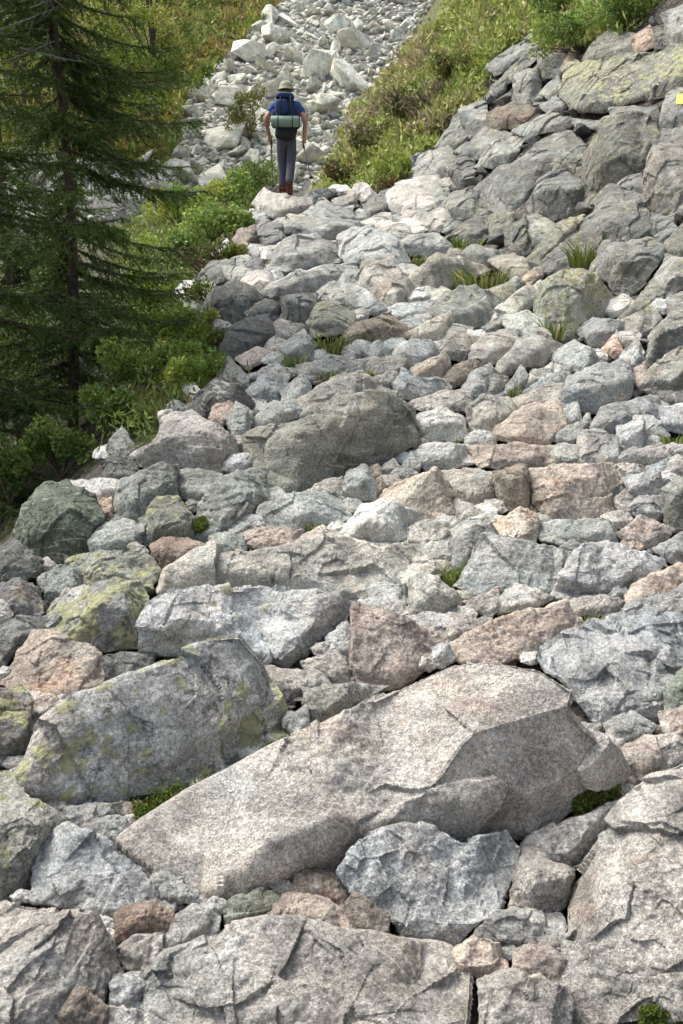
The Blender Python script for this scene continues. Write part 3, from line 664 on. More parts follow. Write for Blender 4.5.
slabs = [f for f in fseen if f[2] > 5.6 and not (f[0] > 470 and f[1] < 265)][:125]; fseen = [f for f in fseen if f not in slabs]
N_TRACED = len(ROCKS)
for (x, y, r_) in slabs:
    k_ = int(RNG.integers(5, 8)); an = np.sort((np.arange(k_)+RNG.uniform(-.32, .32, k_))*6.2832/k_); q_ = RNG.uniform(.85, 1.2, k_)*r_*1.16; tl = RNG.uniform(-.35, .35)
    ox, oy = np.cos(an)*q_*1.45, np.sin(an)*q_*.85
    pc = "TTTWWGGGB" if x < 470 or y > 300 else "GGGDLT"
    ROCKS.append((pc[int(RNG.integers(len(pc)))], " ".join(f"{x+u*math.cos(tl)-v*math.sin(tl):.1f},{y+u*math.sin(tl)+v*math.cos(tl):.1f}" for u, v in zip(ox, oy)), dict(pale=1, nf=3), "", ""))
LAND = []; rocks = []
for k, (c, s_, opt, short, label) in enumerate(ROCKS):
    rng = np.random.default_rng(100+k)
    o = np.array([[float(v) for v in q.split(",")] for q in s_.split()])
    if (np.roll(o, -1, 0)[:, 0]*o[:, 1]-o[:, 0]*np.roll(o, -1, 0)[:, 1]).sum() > 0: o = o[::-1].copy()
    o = o.mean(0)+(o-o.mean(0))*(1+2.9/math.sqrt(np.ptp(o[:, 0])*np.ptp(o[:, 1])))
    V, Fc, mpp, size, base = control_mesh(o, opt, rng)
    me = bpy.data.meshes.new("rock"); me.from_pydata([tuple(v-base) for v in V], [], Fc); me.update()
    name = "flat_stone" if k >= N_TRACED else "boulder" if size > 62 else "rock"
    ob = obj(name, me, None, tuple(base))
    md = ob.modifiers.new("r", "REMESH"); md.mode = "VOXEL"; md.voxel_size = max(min(1.5*mpp, size*mpp/36), size*mpp/170); md.use_smooth_shade = True
    rocks.append(dict(ob=ob, opt=opt, c=c, mpp=mpp, size=size, o=o, slab=k >= N_TRACED, short=short, label=label, rng=rng, ctr=o.mean(0)))
    if short: LAND.append((short, o.mean(0), size))
dg = bpy.context.evaluated_depsgraph_get()
for r in rocks:
    ob = r["ob"]; new = bpy.data.meshes.new_from_object(ob.evaluated_get(dg)); r["new"] = new
for r in rocks:
    ob = r["ob"]; old = ob.data; ob.modifiers.clear(); ob.data = r["new"]; bpy.data.meshes.remove(old)
    opt = r["opt"]; rng = r["rng"]
    vw = np.array(ob.location)-CAM
    roughen(ob.data, r["size"]*r["mpp"], r["mpp"], rng, vw/np.linalg.norm(vw), np.array(ob.location), r["o"], opt.get("lay", 0))
    ob.data.materials.clear(); ob.data.materials.append(M_ROCK)
    t = np.array(TINT[r["c"]])*rng.uniform(.9, 1.1)
    if opt.get("pale"): t = t*1.16
    if opt.get("pink"): t = t*np.array([1.07, .97, .93])
    if opt.get("green"): t = t*np.array([.9, 1.0, .84])
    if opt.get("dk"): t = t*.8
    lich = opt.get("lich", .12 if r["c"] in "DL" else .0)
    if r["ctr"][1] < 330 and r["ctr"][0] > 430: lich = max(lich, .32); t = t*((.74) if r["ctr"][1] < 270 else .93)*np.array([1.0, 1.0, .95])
    if 270 < r["ctr"][0] < 600 and 200 < r["ctr"][1] < 600: t = t*np.array([1.0, 1.01, .97])
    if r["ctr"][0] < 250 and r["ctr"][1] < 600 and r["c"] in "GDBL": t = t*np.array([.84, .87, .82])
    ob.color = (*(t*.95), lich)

# labels that single rocks out by their neighbours
USED = set(r["label"] for r in rocks)
def where_phrase(c, size, x, y):
    d = sorted(LAND, key=lambda l: np.hypot(l[1][0]-x, l[1][1]-y)-.35*l[2])
    def rel(l):
        dx, dy = x-l[1][0], y-l[1][1]
        if abs(dx) > 1.3*abs(dy): return "right of" if dx > 0 else "left of"
        return "below" if dy > 0 else "above"
    a, b, e = d[0], d[1], d[2]
    near = np.hypot(a[1][0]-x, a[1][1]-y)-.6*a[2] < 16
    return a[0], b[0], e[0], rel(a), rel(b)
def auto_label(colour, kind, size, x, y):
    a, b, e, ra, rb = where_phrase(colour, size, x, y)
    sz = "tiny" if size < 11 else "small" if size < 21 else "medium-sized" if size < 42 else "large"
    for lb in (f"{sz} {colour} {kind} {ra} the {a}", f"{sz} {colour} {kind} {ra} the {a}, {rb} the {b}",
               f"{sz} {colour} {kind} {ra} the {a}, nearer the {b} than the {e}", ):
        if lb not in USED and len(lb.replace(",", "").split()) <= 16:
            USED.add(lb); return lb
    for w in ("second", "third", "fourth", "fifth", "sixth", "seventh", "eighth", "ninth", "tenth", "eleventh"):
        lb = f"{w} {colour} {kind} {ra} the {a}, counted outward from it"
        if lb not in USED: USED.add(lb); return lb
    return f"{colour} {kind} {ra} the {a}"
for r in sorted(rocks, key=lambda r: -r["size"]):
    cn = CNAME[r["c"]]
    if r["opt"].get("pink") and r["c"] in "TG": cn = "pinkish"
    if r["opt"].get("pale") and r["c"] in "TGB": cn = "pale "+cn
    kd = "flat stone" if r["slab"] else "rock" if r["size"] > 20 else "stone"
    lb = r["label"] or auto_label(cn, kd, r["size"], *r["ctr"])
    tag(r["ob"], lb, "flat stone" if r["slab"] else "boulder" if r["size"] > 62 else "rock", "rocks of the trail and its talus")

# yellow trail blaze: a thin coat of paint lying on its rock
for r in rocks:
    if r["short"] == "rock with yellow blaze":
        gxp, gyp = np.meshgrid(np.linspace(677, 686, 9), np.linspace(95, 105, 10)); hitrock = []
        blaze_rock = r
dgb = bpy.context.evaluated_depsgraph_get()
ob = blaze_rock["ob"]; bl = np.array(ob.location); pts = []
for x, y in zip(gxp.ravel(), gyp.ravel()):
    d = rays(x+.5*math.sin(y*2), y+.6*math.sin(x*1.7)); ok, p, nrm, _ = ob.ray_cast(Vector(CAM-bl), Vector(d).normalized())
    pts.append((np.array(p)+np.array(nrm)*.006) if ok else None)
fs = []; ny_, nx_ = gxp.shape
good = [i for i, p in enumerate(pts) if p is not None]; rm = {i: j for j, i in enumerate(good)}
for a in range(ny_-1):
    for b in range(nx_-1):
        f = [a*nx_+b, a*nx_+b+1, (a+1)*nx_+b+1, (a+1)*nx_+b]
        if all(i in rm for i in f): fs.append([rm[i] for i in f])
if fs:
    M_PAINT = plain("yellow_paint", (.70, .68, .10), .8, 150, .35, .4)
    pm = obj("painted_blaze", np_mesh("painted_blaze", [pts[i] for i in good], fs, [M_PAINT]), ob)
    sd = pm.modifiers.new("s", "SOLIDIFY"); sd.thickness = .004

# ------------------------------------------------------------------ generic stones
def stone_mesh(seed, sub, flat):
    rng = np.random.default_rng(seed); bm = bmesh.new()
    ax = np.array([rng.uniform(.8, 1.15), rng.uniform(.65, .95), rng.uniform(*flat)])
    for _ in range(rng.integers(9, 14)):
        v = rng.normal(size=3); v /= np.abs(v).max()**.6*np.linalg.norm(v)**.4; bm.verts.new(tuple(v*ax*rng.uniform(.82, 1.0)))
    r = bmesh.ops.convex_hull(bm, input=bm.verts)
    bmesh.ops.delete(bm, geom=[g_ for g_ in r["geom_interior"] if isinstance(g_, bmesh.types.BMVert)], context="VERTS")
    bmesh.ops.triangulate(bm, faces=bm.faces)
    for _ in range(sub):
        bmesh.ops.subdivide_edges(bm, edges=bm.edges, cuts=1, use_grid_fill=True)
    me = bpy.data.meshes.new("stone"); bm.to_mesh(me); bm.free()
    n = len(me.vertices); co = np.empty(n*3, np.float32); me.vertices.foreach_get("co", co); co = co.reshape(-1, 3).astype(float)
    e = np.empty(len(me.edges)*2, np.int32); me.edges.foreach_get("vertices", e)
    co = relax(co, e.reshape(-1, 2), 1, .4)
    P = co+seed*3.7
    co = co*(1+.03*vn(P*1.7)+.03*(.4-np.abs(vn(P*3.5)))+.018*vn(P*8))[:, None]
    me.vertices.foreach_set("co", co.astype(np.float32).ravel())
    me.polygons.foreach_set("use_smooth", np.ones(len(me.polygons), bool)); me.update(); me.set_sharp_from_angle(angle=math.radians(24)); return me
FILL = [stone_mesh(50+i, 4, (.42, .8)) for i in range(10)]
for m in FILL: m.materials.append(M_ROCK)
fx = np.array(fseen); ft = hit(fx[:, 0], fx[:, 1])
for (x, y, rp_), t in zip(fseen, ft):
    rad = rp_*t/FOC; P = CAM+rays(x, y)*t
    ob = obj("stone", random.choice(FILL), None, tuple(P+np.array([0, .2*rad, .12*rad])))
    ob.rotation_euler = (random.uniform(-.35, .35), random.uniform(-.35, .35), random.uniform(0, 6.28)); ob.scale = (rad*1.4, rad*1.2, rad*1.3)
    c = random.choices("TGBODWN", (6, 5, 3, 3, 1, 2, 1))[0] if y > 480 else random.choice("TTTGGW")
    if x > 470 and y < 300: c = random.choice("GGDL")
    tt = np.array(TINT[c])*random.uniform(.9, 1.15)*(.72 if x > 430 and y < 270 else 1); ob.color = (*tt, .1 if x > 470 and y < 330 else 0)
    tag(ob, auto_label(CNAME[c], "stone", rp_*2, x, y), "stone", "small stones filling the gaps of the trail")

# ------------------------------------------------------------------ scree behind
P_SCREE = [(292, -25), (480, -25), (400, 85), (345, 145), (312, 196), (200, 225), (120, 265), (60, 300), (-20, 310), (-20, 165), (100, 150), (166, 165), (178, 150), (183, 108), (206, 76), (236, 50), (283, 4)]
SV = [stone_mesh(150+i, 3, (.5, .85)) for i in range(12)]
for m in SV: m.materials.append(M_SCREE)
placed = []; tries = 0
while len(placed) < 300 and tries < 60000:
    tries += 1; x, y = random.uniform(-15, 480), random.uniform(-20, 300)
    if not in_poly(P_SCREE, x, y): continue
    rp_ = random.choice((24, 20, 16, 13, 10, 9)) if tries < 1500 else random.choice((8, 7, 6, 5.4))
    if any(math.hypot(x-a, (y-b)*1.25) < .78*(rp_+c_) for a, b, c_ in placed): continue
    placed.append((x, y, rp_))
sx = np.array(placed); stt = hit(sx[:, 0], sx[:, 1])
for (x, y, rp_), t in zip(placed, stt):
    if t < 21: continue
    P = CAM+rays(x, y)*t; rad = rp_*t/FOC
    ob = obj("scree_stone", random.choice(SV), None, tuple(P+np.array([0, -.1*rad, .15*rad])))
    ob.rotation_euler = (random.uniform(.1, 1.0), random.uniform(-.5, .5), random.uniform(0, 6.28)); ob.scale = (rad*1.35, rad*1.35, rad*random.uniform(1.2, 1.7))
    v = random.uniform(.68, .84); ob.color = (v*1.02, v*1.02, v*.86, random.choice((0, .1, .2, .3)))
    tag(ob, "pale lichen-speckled block in the bright scree slope behind the hiker", "scree stone", "blocks of the scree slope behind the hiker")
vv = []; ff = []; nb = 0
base_st = [stone_mesh(300+i, 1, (.5, .8)) for i in range(6)]; bs = []
for m in base_st:
    n = len(m.vertices); co = np.empty(n*3, np.float32); m.vertices.foreach_get("co", co)
    tr = np.array([list(p.vertices) for p in m.polygons]); bs.append((co.reshape(-1, 3), tr))
N = 11000; qx, qy = RNG.uniform(-40, 500, N), RNG.uniform(-40, 310, N); kq = in_poly(P_SCREE, qx, qy); qx, qy = qx[kq], qy[kq]; qt = hit(qx, qy)
for x, y, t in zip(qx, qy, qt):
    if t < 19: continue
    co, tr = random.choice(bs); r_ = random.uniform(3.2, 7.0)*t/FOC
    a = Matrix.Rotation(random.uniform(0, 6.28), 3, "Z") @ Matrix.Rotation(random.uniform(-.8, 1.2), 3, "X")
    P = CAM+rays(x, y)*t
    vv.append(co@np.array(a).T*r_+P); ff.append(tr+nb); nb += len(co)
rb = obj("scree_rubble", np_mesh("scree_rubble", np.concatenate(vv), np.concatenate(ff), [M_SCREE]))
rb.color = (.58, .58, .50, .1); tag(rb, "small pale rubble filling the scree slope", None, None, "stuff")

# ------------------------------------------------------------------ plants
def leaves(pts, ln, wd, rng, cols, updir=None, spread=1.0):
    """one small folded leaf (rhombus quad) per point"""
    n = len(pts); d = rng.normal(size=(n, 3))*spread
    if updir is not None: d = d+updir
    d /= np.linalg.norm(d, axis=1)[:, None]+1e-9
    s_ = np.cross(d, rng.normal(size=(n, 3))); s_ /= np.linalg.norm(s_, axis=1)[:, None]+1e-9
    L = (ln*rng.uniform(.6, 1.3, n))[:, None]; Wd = (wd*rng.uniform(.7, 1.2, n))[:, None]
    V = np.stack([pts, pts+d*L*.5+s_*Wd, pts+d*L, pts+d*L*.5-s_*Wd], 1).reshape(-1, 3)
    F = np.arange(4*n).reshape(-1, 4); return V, F, np.repeat(cols, 4, 0)
def tube(path, rad, k=6):
    path = np.asarray(path, float); n = len(path); V = []; 
    for i, p in enumerate(path):
        d = path[min(i+1, n-1)]-path[max(i-1, 0)]; d /= np.linalg.norm(d)+1e-9
        a = np.cross(d, (0.3, .9, .2)); a /= np.linalg.norm(a); b = np.cross(d, a)
        for j in range(k): V.append(p+rad[i]*(math.cos(6.2832*j/k)*a+math.sin(6.2832*j/k)*b))
    F = [(i*k+j, i*k+(j+1) % k, (i+1)*k+(j+1) % k, (i+1)*k+j) for i in range(n-1) for j in range(k)]
    return np.array(V), np.array(F)
def join(parts):
    V = []; F = []; n = 0
    for v, f in parts: V.append(v); F.append(f+n); n += len(v)
    return np.concatenate(V), np.concatenate(F)
def pick(cols, n, rng, w=None):
    c = np.array(cols)[rng.choice(len(cols), n, p=w)]; return c*rng.uniform(.8, 1.2, (n, 1))

GREENS = [(.23, .32, .055), (.29, .37, .07), (.16, .25, .05), (.34, .37, .08)]
JUNI = [(.18, .27, .06), (.13, .20, .05), (.24, .32, .07)]
HEATHC = [(.19, .27, .055), (.32, .37, .09), (.36, .38, .13), (.26, .34, .075), (.38, .35, .15), (.30, .26, .16)]
def shrub(name, label, cat, x, y, wpx, hpx, cols, seed, group, leaf=.045, n=1500, sink=0.0, depth=None):
    rng = np.random.default_rng(seed); t = float(hit(x, y)) if depth is None else depth; base = CAM+rays(x, y)*t; w = .5*wpx*t/FOC; h = hpx*t/FOC
    root = empty(name, tuple(base)); tag(root, label, cat, group)
    nl = 14; lob = np.stack([rng.uniform(-1, 1, nl)*w*.75, rng.uniform(-1, 1, nl)*w*.6, rng.uniform(.15, .75, nl)*h], -1); lr = rng.uniform(.22, .42, nl)*min(w, h*1.1)
    k = rng.integers(0, nl, n); d = rng.normal(size=(n, 3)); d /= np.linalg.norm(d, axis=1)[:, None]
    P = lob[k]+d*(lr[k]*rng.uniform(.45, 1.05, n)**.5)[:, None]; P[:, 2] = np.maximum(P[:, 2], .01)
    lc = pick(cols, nl, rng)
    V, F, C = leaves(P, leaf, leaf*.3, rng, lc[k]*rng.uniform(.75, 1.3, (n, 1)), np.array([0, 0, .7]))
    obj("foliage", np_mesh("foliage", V, F, [M_LEAF], False, C), root)
    st = [tube([(0, 0, -.05), tuple(lob[i]*.5+rng.normal(size=3)*.02), tuple(lob[i])], [.012, .008, .004], 5) for i in range(0, nl, 2)]
    V, F = join(st); obj("stem", np_mesh("stem", V, F, [M_BARK]), root)
    return root
SH = [ # x, base y, width, height, kind, label
 (258, 192, 62, 30, "J", "rounded juniper bush on the path edge next to the hiker's feet"),
 (222, 205, 70, 32, "G", "broad green bush left of the hiker's perch rock"),
 (178, 222, 70, 34, "G", "leafy bush half behind the spruce's outer twigs"),
 (212, 240, 66, 36, "J", "bushy green mound under the two bushes beside the hiker"),
 (172, 262, 72, 38, "J", "dense green bush low on the left bank beside the spruce"),
 (205, 272, 48, 26, "R", "reddish-green bilberry bush above the pale blue flat-faced stone"),
 (150, 310, 64, 44, "G", "dark leafy bush under the spruce branches"),
 (212, 303, 56, 22, "M", "yellow-green mossy hummock beside the dark rough lichened rock"),
 (178, 352, 70, 42, "G", "bilberry bush in the middle of the left bank"),
 (215, 352, 40, 26, "M", "yellow-green bilberry bush touching the dark rock on the left bank"),
 (150, 392, 84, 50, "J", "large dark bilberry bush over the grey triangular rock"),
 (196, 388, 66, 36, "G", "bright bilberry bush above the grey tent-shaped rock"),
 (196, 336, 54, 30, "G", "leafy green bush above the yellow-green bilberry bush on the left bank"),
 (238, 262, 34, 16, "M", "mossy tussock between the brown upright stone and the big grey wedge"),
 (184, 372, 60, 32, "G", "low bilberry bush between the middle bilberry bush and the grey tent-shaped rock"),
 (236, 232, 40, 24, "J", "small juniper bush above the brown upright stone on the left bank"),
 (118, 432, 70, 54, "J", "dark bush at the foot of the spruce trunk"),
 (60, 470, 80, 60, "J", "dark undergrowth bush behind the dark rounded boulder"),
 (10, 500, 60, 70, "J", "dark undergrowth bush at the left edge under the spruce"),
 (250, 142, 46, 66, "Y", "pale yellow-green bush growing out of the scree beside the hiker"),
 (345, 186, 46, 26, "R", "brownish heath bush at the foot of the grassy slope"),
 (393, 205, 34, 30, "R", "dwarf bush with brown leaves over the dark rock at the path's top"),
 (375, 150, 60, 30, "P", "purplish heather bush in the lower grassy slope"),
 (420, 118, 70, 34, "P", "wide purplish heather bush in the middle of the grassy slope"),
 (455, 80, 60, 32, "Y", "yellowish bush in the upper grassy slope"),
 (400, 172, 56, 20, "G", "low green bush at the lower right corner of the grassy slope"),
 (580, 50, 92, 36, "J", "juniper mat hanging over the upper talus"),
 (625, 26, 90, 40, "J", "juniper mat at the very top of the talus"),
 (560, 22, 60, 34, "J", "smaller juniper mat bordering the grassy slope"),
]
KC = dict(J=JUNI, G=GREENS, R=[(.13, .08, .035), (.09, .10, .03), (.16, .10, .04)], M=[(.14, .17, .03), (.10, .14, .025), (.17, .17, .04)], Y=[(.20, .22, .06), (.15, .19, .05), (.24, .22, .08)], P=[(.17, .13, .10), (.13, .13, .05), (.20, .16, .12), (.12, .14, .04)])
for k, (x, y, w, h, kd, lb) in enumerate(SH):
    t = float(hit(x, y)); lf = np.clip(4.2*t/FOC, .03, .09)
    shrub("shrub", lb, "bush", x, y, w, h, KC[kd], 500+k, "bushes on the banks", lf, int(np.clip(w*h*.75, 900, 3200)))

def grass_tuft(x, y, rpx, hpx, n, seed, lab, cols=((.14, .20, .04), (.21, .25, .06), (.10, .15, .03), (.32, .29, .13))):
    rng = np.random.default_rng(seed); t = float(hit(x, y)); base = CAM+rays(x, y)*(t*.985); r = rpx*t/FOC; h = hpx*t/FOC
    a = rng.uniform(0, 6.28, n); rad = np.sqrt(rng.uniform(0, 1, n))*r
    p0 = np.stack([np.cos(a)*rad, np.sin(a)*rad*.7, np.full(n, -.03)], -1)
    lean = np.stack([np.cos(a), np.sin(a), a*0], -1)*rng.uniform(.1, .7, (n, 1))+rng.normal(size=(n, 3))*.2; hh = h*rng.uniform(.5, 1.15, (n, 1))
    p1 = p0+hh*np.array([0, 0, .6])+lean*hh*.3; p2 = p0+hh*np.array([0, 0, 1])*rng.uniform(.6, 1, (n, 1))+lean*hh
    sd = np.stack([-np.sin(a+1), np.cos(a+1), a*0], -1)*(.9*t/FOC)
    V = np.stack([p0-sd, p0+sd, p1+sd*.8, p1-sd*.8, p2+sd*.15, p2-sd*.15], 1).reshape(-1, 3)
    b = np.arange(n)*6; F = np.concatenate([np.stack([b, b+1, b+2, b+3], -1), np.stack([b+3, b+2, b+4, b+5], -1)])
    o = obj("grass_tuft", np_mesh("grass_tuft", V, F, [M_LEAF], False, np.repeat(pick(cols, n, rng), 6, 0)), None, tuple(base))
    tag(o, lab, "grass tuft", "grass tufts between the rocks")
TUFTS = [(455, 578, 11, 26, 70, "dark grass tuft in the gap left of the flat-faced blue rock"), (583, 618, 18, 14, 110, "wide low grass tuft above the broad blue boulder"),
 (314, 524, 7, 10, 45, "small grass tuft on the flat rock below the square-fronted block"), (327, 350, 24, 22, 150, "grass patch on the left side of the path above the pale flagstones"),
 (345, 374, 30, 10, 120, "low strip of grass along the ledge above the square-fronted block"), (482, 288, 26, 26, 170, "tall pale grass behind the long grey-fronted rock"),
 (585, 268, 13, 34, 110, "yellowish grass clump hanging under the steep grey slab"), (553, 336, 10, 22, 70, "grass tuft at the left foot of the lichened dome boulder"),
 (410, 264, 22, 14, 120, "reddish-green grass on top of the path step by the long grey-fronted rock"), (365, 338, 18, 12, 80, "sparse grass along the foot of the reddish grassy rock"),
 (515, 392, 6, 10, 40, "tiny grass tuft between the pale tilted slabs left of the blue-grey block"), (450, 440, 10, 8, 50, "flat grass tuft behind the white ridged rock"),
 (505, 605, 10, 6, 50, "small grass fringe behind the orange-tan block"), (672, 440, 14, 12, 70, "straw-coloured grass in the dark gap at the right edge"),
 (470, 250, 14, 14, 80, "green grass tuft above the long grey-fronted rock's right end"), (460, 245, 8, 12, 50, "little grass tuft beside the path step near the talus foot"),
 (295, 366, 8, 18, 60, "grass blades between the pale oval stone and the path slabs"), (240, 300, 12, 10, 70, "mossy grass below the long dark grey rock's tan end")]
for k, (x, y, r, h, n, lb) in enumerate(TUFTS): grass_tuft(x, y, r, h, n, 700+k, lb)

def moss(x0, y0, x1, y1, wid, seed, lab):
    rng = np.random.default_rng(seed); n = 9000; u = rng.uniform(0, 1, n); v = rng.normal(size=n)*.35
    px = x0+(x1-x0)*u; py = y0+(y1-y0)*u; L = math.hypot(x1-x0, y1-y0); px = px-(y1-y0)/L*v*wid; py = py+(x1-x0)/L*v*wid
    t = hit(px, py)*.985; P = CAM+rays(px, py)*t[:, None]; P[:, 2] += .03*vn(P*20)+rng.uniform(-.02, .015, n); b = P.mean(0)
    V, F, C = leaves(P-b, .007, .0022, rng, pick([(.10, .16, .02), (.14, .20, .03), (.07, .11, .018), (.17, .16, .045)], n, rng), np.array([0, -.3, 1.0]), .6)
    tag(obj("moss_patch", np_mesh("moss_patch", V, F, [M_MOSS], False, C), None, tuple(b)), lab, "moss", "moss in the gaps between the rocks")
moss(135, 818, 222, 785, 16, 801, "long green moss patch under the lichened grey boulder")
moss(262, 760, 290, 745, 9, 802, "small moss patch at the right foot of the lichened grey boulder")
moss(572, 803, 618, 790, 14, 803, "moss cushion against the undercut end of the big tan slab")
moss(640, 1022, 690, 1016, 10, 804, "dark moss in the bottom right corner")
moss(192, 530, 206, 520, 7, 805, "small yellow-green moss spot beside the streaked grey rock")

def carpet(name, poly, xr, yr, N, cond, cols, hr, seed, lab):
    rng = np.random.default_rng(seed); px = rng.uniform(*xr, N); py = rng.uniform(*yr, N); k = in_poly(poly, px, py); px, py = px[k], py[k]
    t = hit(px, py); P = CAM+rays(px, py)*t[:, None]; k = cond(P, t); P, t = P[k], t[k]; n = len(P); bl = 9
    pat = fbm(np.stack([P[:, 0]*.8, P[:, 1]*.8, P[:, 2]*.8], -1), 3)
    ci = np.clip(((pat+1.1)/2.2*len(cols)+rng.normal(size=n)*.9).astype(int), 0, len(cols)-1)
    c = np.array(cols)[ci]
    Pb = np.repeat(P, bl, 0)+rng.normal(size=(n*bl, 3))*np.array([.09, .09, .03]); Pb[:, 2] += np.repeat(np.clip(fbm(P*1.7, 2), 0, 1)*hr[1]*1.6, bl)*rng.uniform(0, 1, n*bl)
    hgt = np.repeat(rng.uniform(*hr, n)*(1+.5*pat), bl)
    d = rng.normal(size=(n*bl, 3))*.8+np.array([0, 0, 1.0]); d /= np.linalg.norm(d, axis=1)[:, None]
    L = (hgt*rng.uniform(.5, 1.2, n*bl))[:, None]; s_ = np.cross(d, rng.normal(size=(n*bl, 3))); s_ /= np.linalg.norm(s_, axis=1)[:, None]
    wd = np.repeat(1.3*t/FOC, bl)[:, None]
    V = np.stack([Pb-s_*wd*.5, Pb+d*L*.55+s_*wd, Pb+d*L, Pb+d*L*.5-s_*wd], 1).reshape(-1, 3)
    o = obj(name, np_mesh(name, V, np.arange(4*n*bl).reshape(-1, 4), [M_LEAF], False, np.repeat(np.repeat(c, bl, 0)*rng.uniform(.75, 1.25, (n*bl, 1)), 4, 0)))
    tag(o, lab, None, None, "stuff")
carpet("grass", P_VEGR, (310, 760), (-60, 195), 15000, lambda P, t: (t > 12) & (P[:, 1] < 30), HEATHC, (.06, .17), 901, "yellow-green grass and heath on the slope right of the hiker")
carpet("heath", P_HEATH, (-60, 300), (-60, 175), 9000, lambda P, t: t > 22, [(.17, .25, .05), (.22, .26, .06), (.27, .23, .07), (.29, .23, .08), (.20, .26, .05)], (.12, .3), 902, "brown and green heath left of the scree")
carpet("undergrowth", P_VEGL, (100, 290), (150, 490), 5000, lambda P, t: t > 3, [(.13, .20, .04), (.17, .25, .05), (.22, .27, .06), (.17, .16, .06)], (.03, .07), 903, "low green undergrowth on the left bank")

# ------------------------------------------------------------------ spruces
def spruce(label, base, height, reach, seed, dens_fn, rad, bare=None, cols=((.07, .12, .025), (.10, .165, .034), (.16, .22, .045), (.045, .08, .02))):
    rng = np.random.default_rng(seed); base = np.array(base, float); root = empty("spruce_tree", tuple(base)); tag(root, label, "spruce tree", "spruces by the left edge")
    zs = np.linspace(-.3, height, 22); wob = np.stack([.05*np.sin(zs*1.3+seed), .04*np.cos(zs*1.1), zs], -1)
    V, F = tube(wob, rad*(1-np.clip(zs, 0, None)/height*.93), 10); obj("trunk", np_mesh("trunk", V, F, [M_BARK]), root)
    nd_s = []; nd_d = []; wood = []
    z = .25
    while z < height-.1:
        for _ in range(rng.integers(3, 6)):
            if rng.uniform() > dens_fn(z): continue
            a = rng.uniform(0, 6.28); L = reach*(1-z/height)**.75*rng.uniform(.65, 1.15)+.12
            k = 9; u = np.linspace(0, 1, k); out = np.array([math.cos(a), math.sin(a), 0]); sidev = np.array([-math.sin(a), math.cos(a), 0])
            pth = out*(u*L)[:, None]+sidev*(.06*L*np.sin(u*3+a))[:, None]; pth[:, 2] = z-.42*L*u+.26*L*u**2.2; pth[:, :2] += wob[int(np.clip(z/height*21, 0, 21)), :2]
            wood.append(tube(pth, .011*(1-u*.85)*(L/1.2)**.4+.0015, 4))
            nt = int(L*62)
            for j in range(nt):
                uu = rng.uniform(.03, 1); p = np.array([np.interp(uu, u, pth[:, i]) for i in range(3)]); sg = rng.choice((-1, 1))
                d = out*rng.uniform(.4, .9)+sidev*sg*rng.uniform(.5, 1)+np.array([0, 0, rng.uniform(-.75, .05)]); d /= np.linalg.norm(d)
                tl = rng.uniform(.08, .24)*(1.15-.6*uu)
                m = int(tl/.009)+2; w = np.linspace(0, 1, m); q = p+d*(w*tl)[:, None]; q[:, 2] -= .25*tl*w**2
                nd_s.append(q); nd_d.append(np.repeat(d[None], m, 0))
            m = int(L/.010); w = np.linspace(.2, 1, m); q = np.stack([np.interp(w, u, pth[:, i]) for i in range(3)], -1); nd_s.append(q); nd_d.append(np.repeat((out*.9)[None], m, 0))
        z += rng.uniform(.06, .12)
    S = np.concatenate(nd_s); D = np.concatenate(nd_d); S = np.repeat(S, 2, 0); D = np.repeat(D, 2, 0); n = len(S)
    dd = D*.8+rng.normal(size=(n, 3))*.75; dd /= np.linalg.norm(dd, axis=1)[:, None]
    s_ = np.cross(dd, rng.normal(size=(n, 3))); s_ /= np.linalg.norm(s_, axis=1)[:, None]
    L = rng.uniform(.018, .034, n)[:, None]; V = np.stack([S-s_*.0042, S+s_*.0042, S+dd*L], 1).reshape(-1, 3)
    cc = np.array(cols)[np.clip(((fbm(S*2.2, 2)+1)*2+rng.normal(size=n)*.6).astype(int), 0, len(cols)-1)]
    Vw, Fw = join(wood); crown = obj("crown", np_mesh("crown", V, np.arange(3*n).reshape(-1, 3), [M_NEEDLE], False, np.repeat(cc, 3, 0)), root)
    obj("branch_wood", np_mesh("branch_wood", Vw, Fw, [M_BARK]), crown)
    if bare:
        tw = []
        for (x, y, dx, dy) in bare:
            t = project(base+np.array([0, -.6, 3]))[2]; p = CAM+rays(x, y)*t-base; q = p+np.array([dx, rng.uniform(-.1, .1)*FOC/t*.3, -dy])*t/FOC
            mid = (p+q)/2+rng.normal(size=3)*.03; tw.append(tube([p, mid, q], [.006, .004, .0015], 4))
            for _ in range(5):
                u_ = rng.uniform(.3, .95); e = p+(q-p)*u_; tw.append(tube([e, e+rng.normal(size=3)*.05, e+rng.normal(size=3)*.1], [.003, .002, .001], 4))
        V, F = join(tw); obj("bare_branch", np_mesh("bare_branch", V, F, [M_DEAD]), root)
    return root
def at(x, Y):
    r = rays(x, 512); X = (x-341.5)/FOC*Y*1.0; return (X, Y, float(terrain(X, Y)))
b1 = at(74, 7.4)
spruce("young spruce with a visible slim trunk, nearest the left bank", b1, 7.4, .98, 31, lambda z: .85 if z < 1.2 else (.6 if z < 2.1 else 1.0 if z < 4.7 else .3), .042,
       bare=[(0, 30, 60, -22), (20, 48, 66, 14), (5, 62, 50, -20), (30, 8, 40, -16)])
spruce("tall dense spruce cut by the left picture edge", at(-55, 6.6), 6.2, 1.5, 32, lambda z: .95 if z > 2.3 or z < 1.2 else .5, .11)
spruce("spruce added lower on the slope to darken the view behind the slim spruce", at(20, 9.6), 4.0, 1.3, 33, lambda z: .9 if z < 1.6 else .3, .09)  # extra spruce, put in to darken the backdrop of the slim one
b4 = at(120, 9.8)
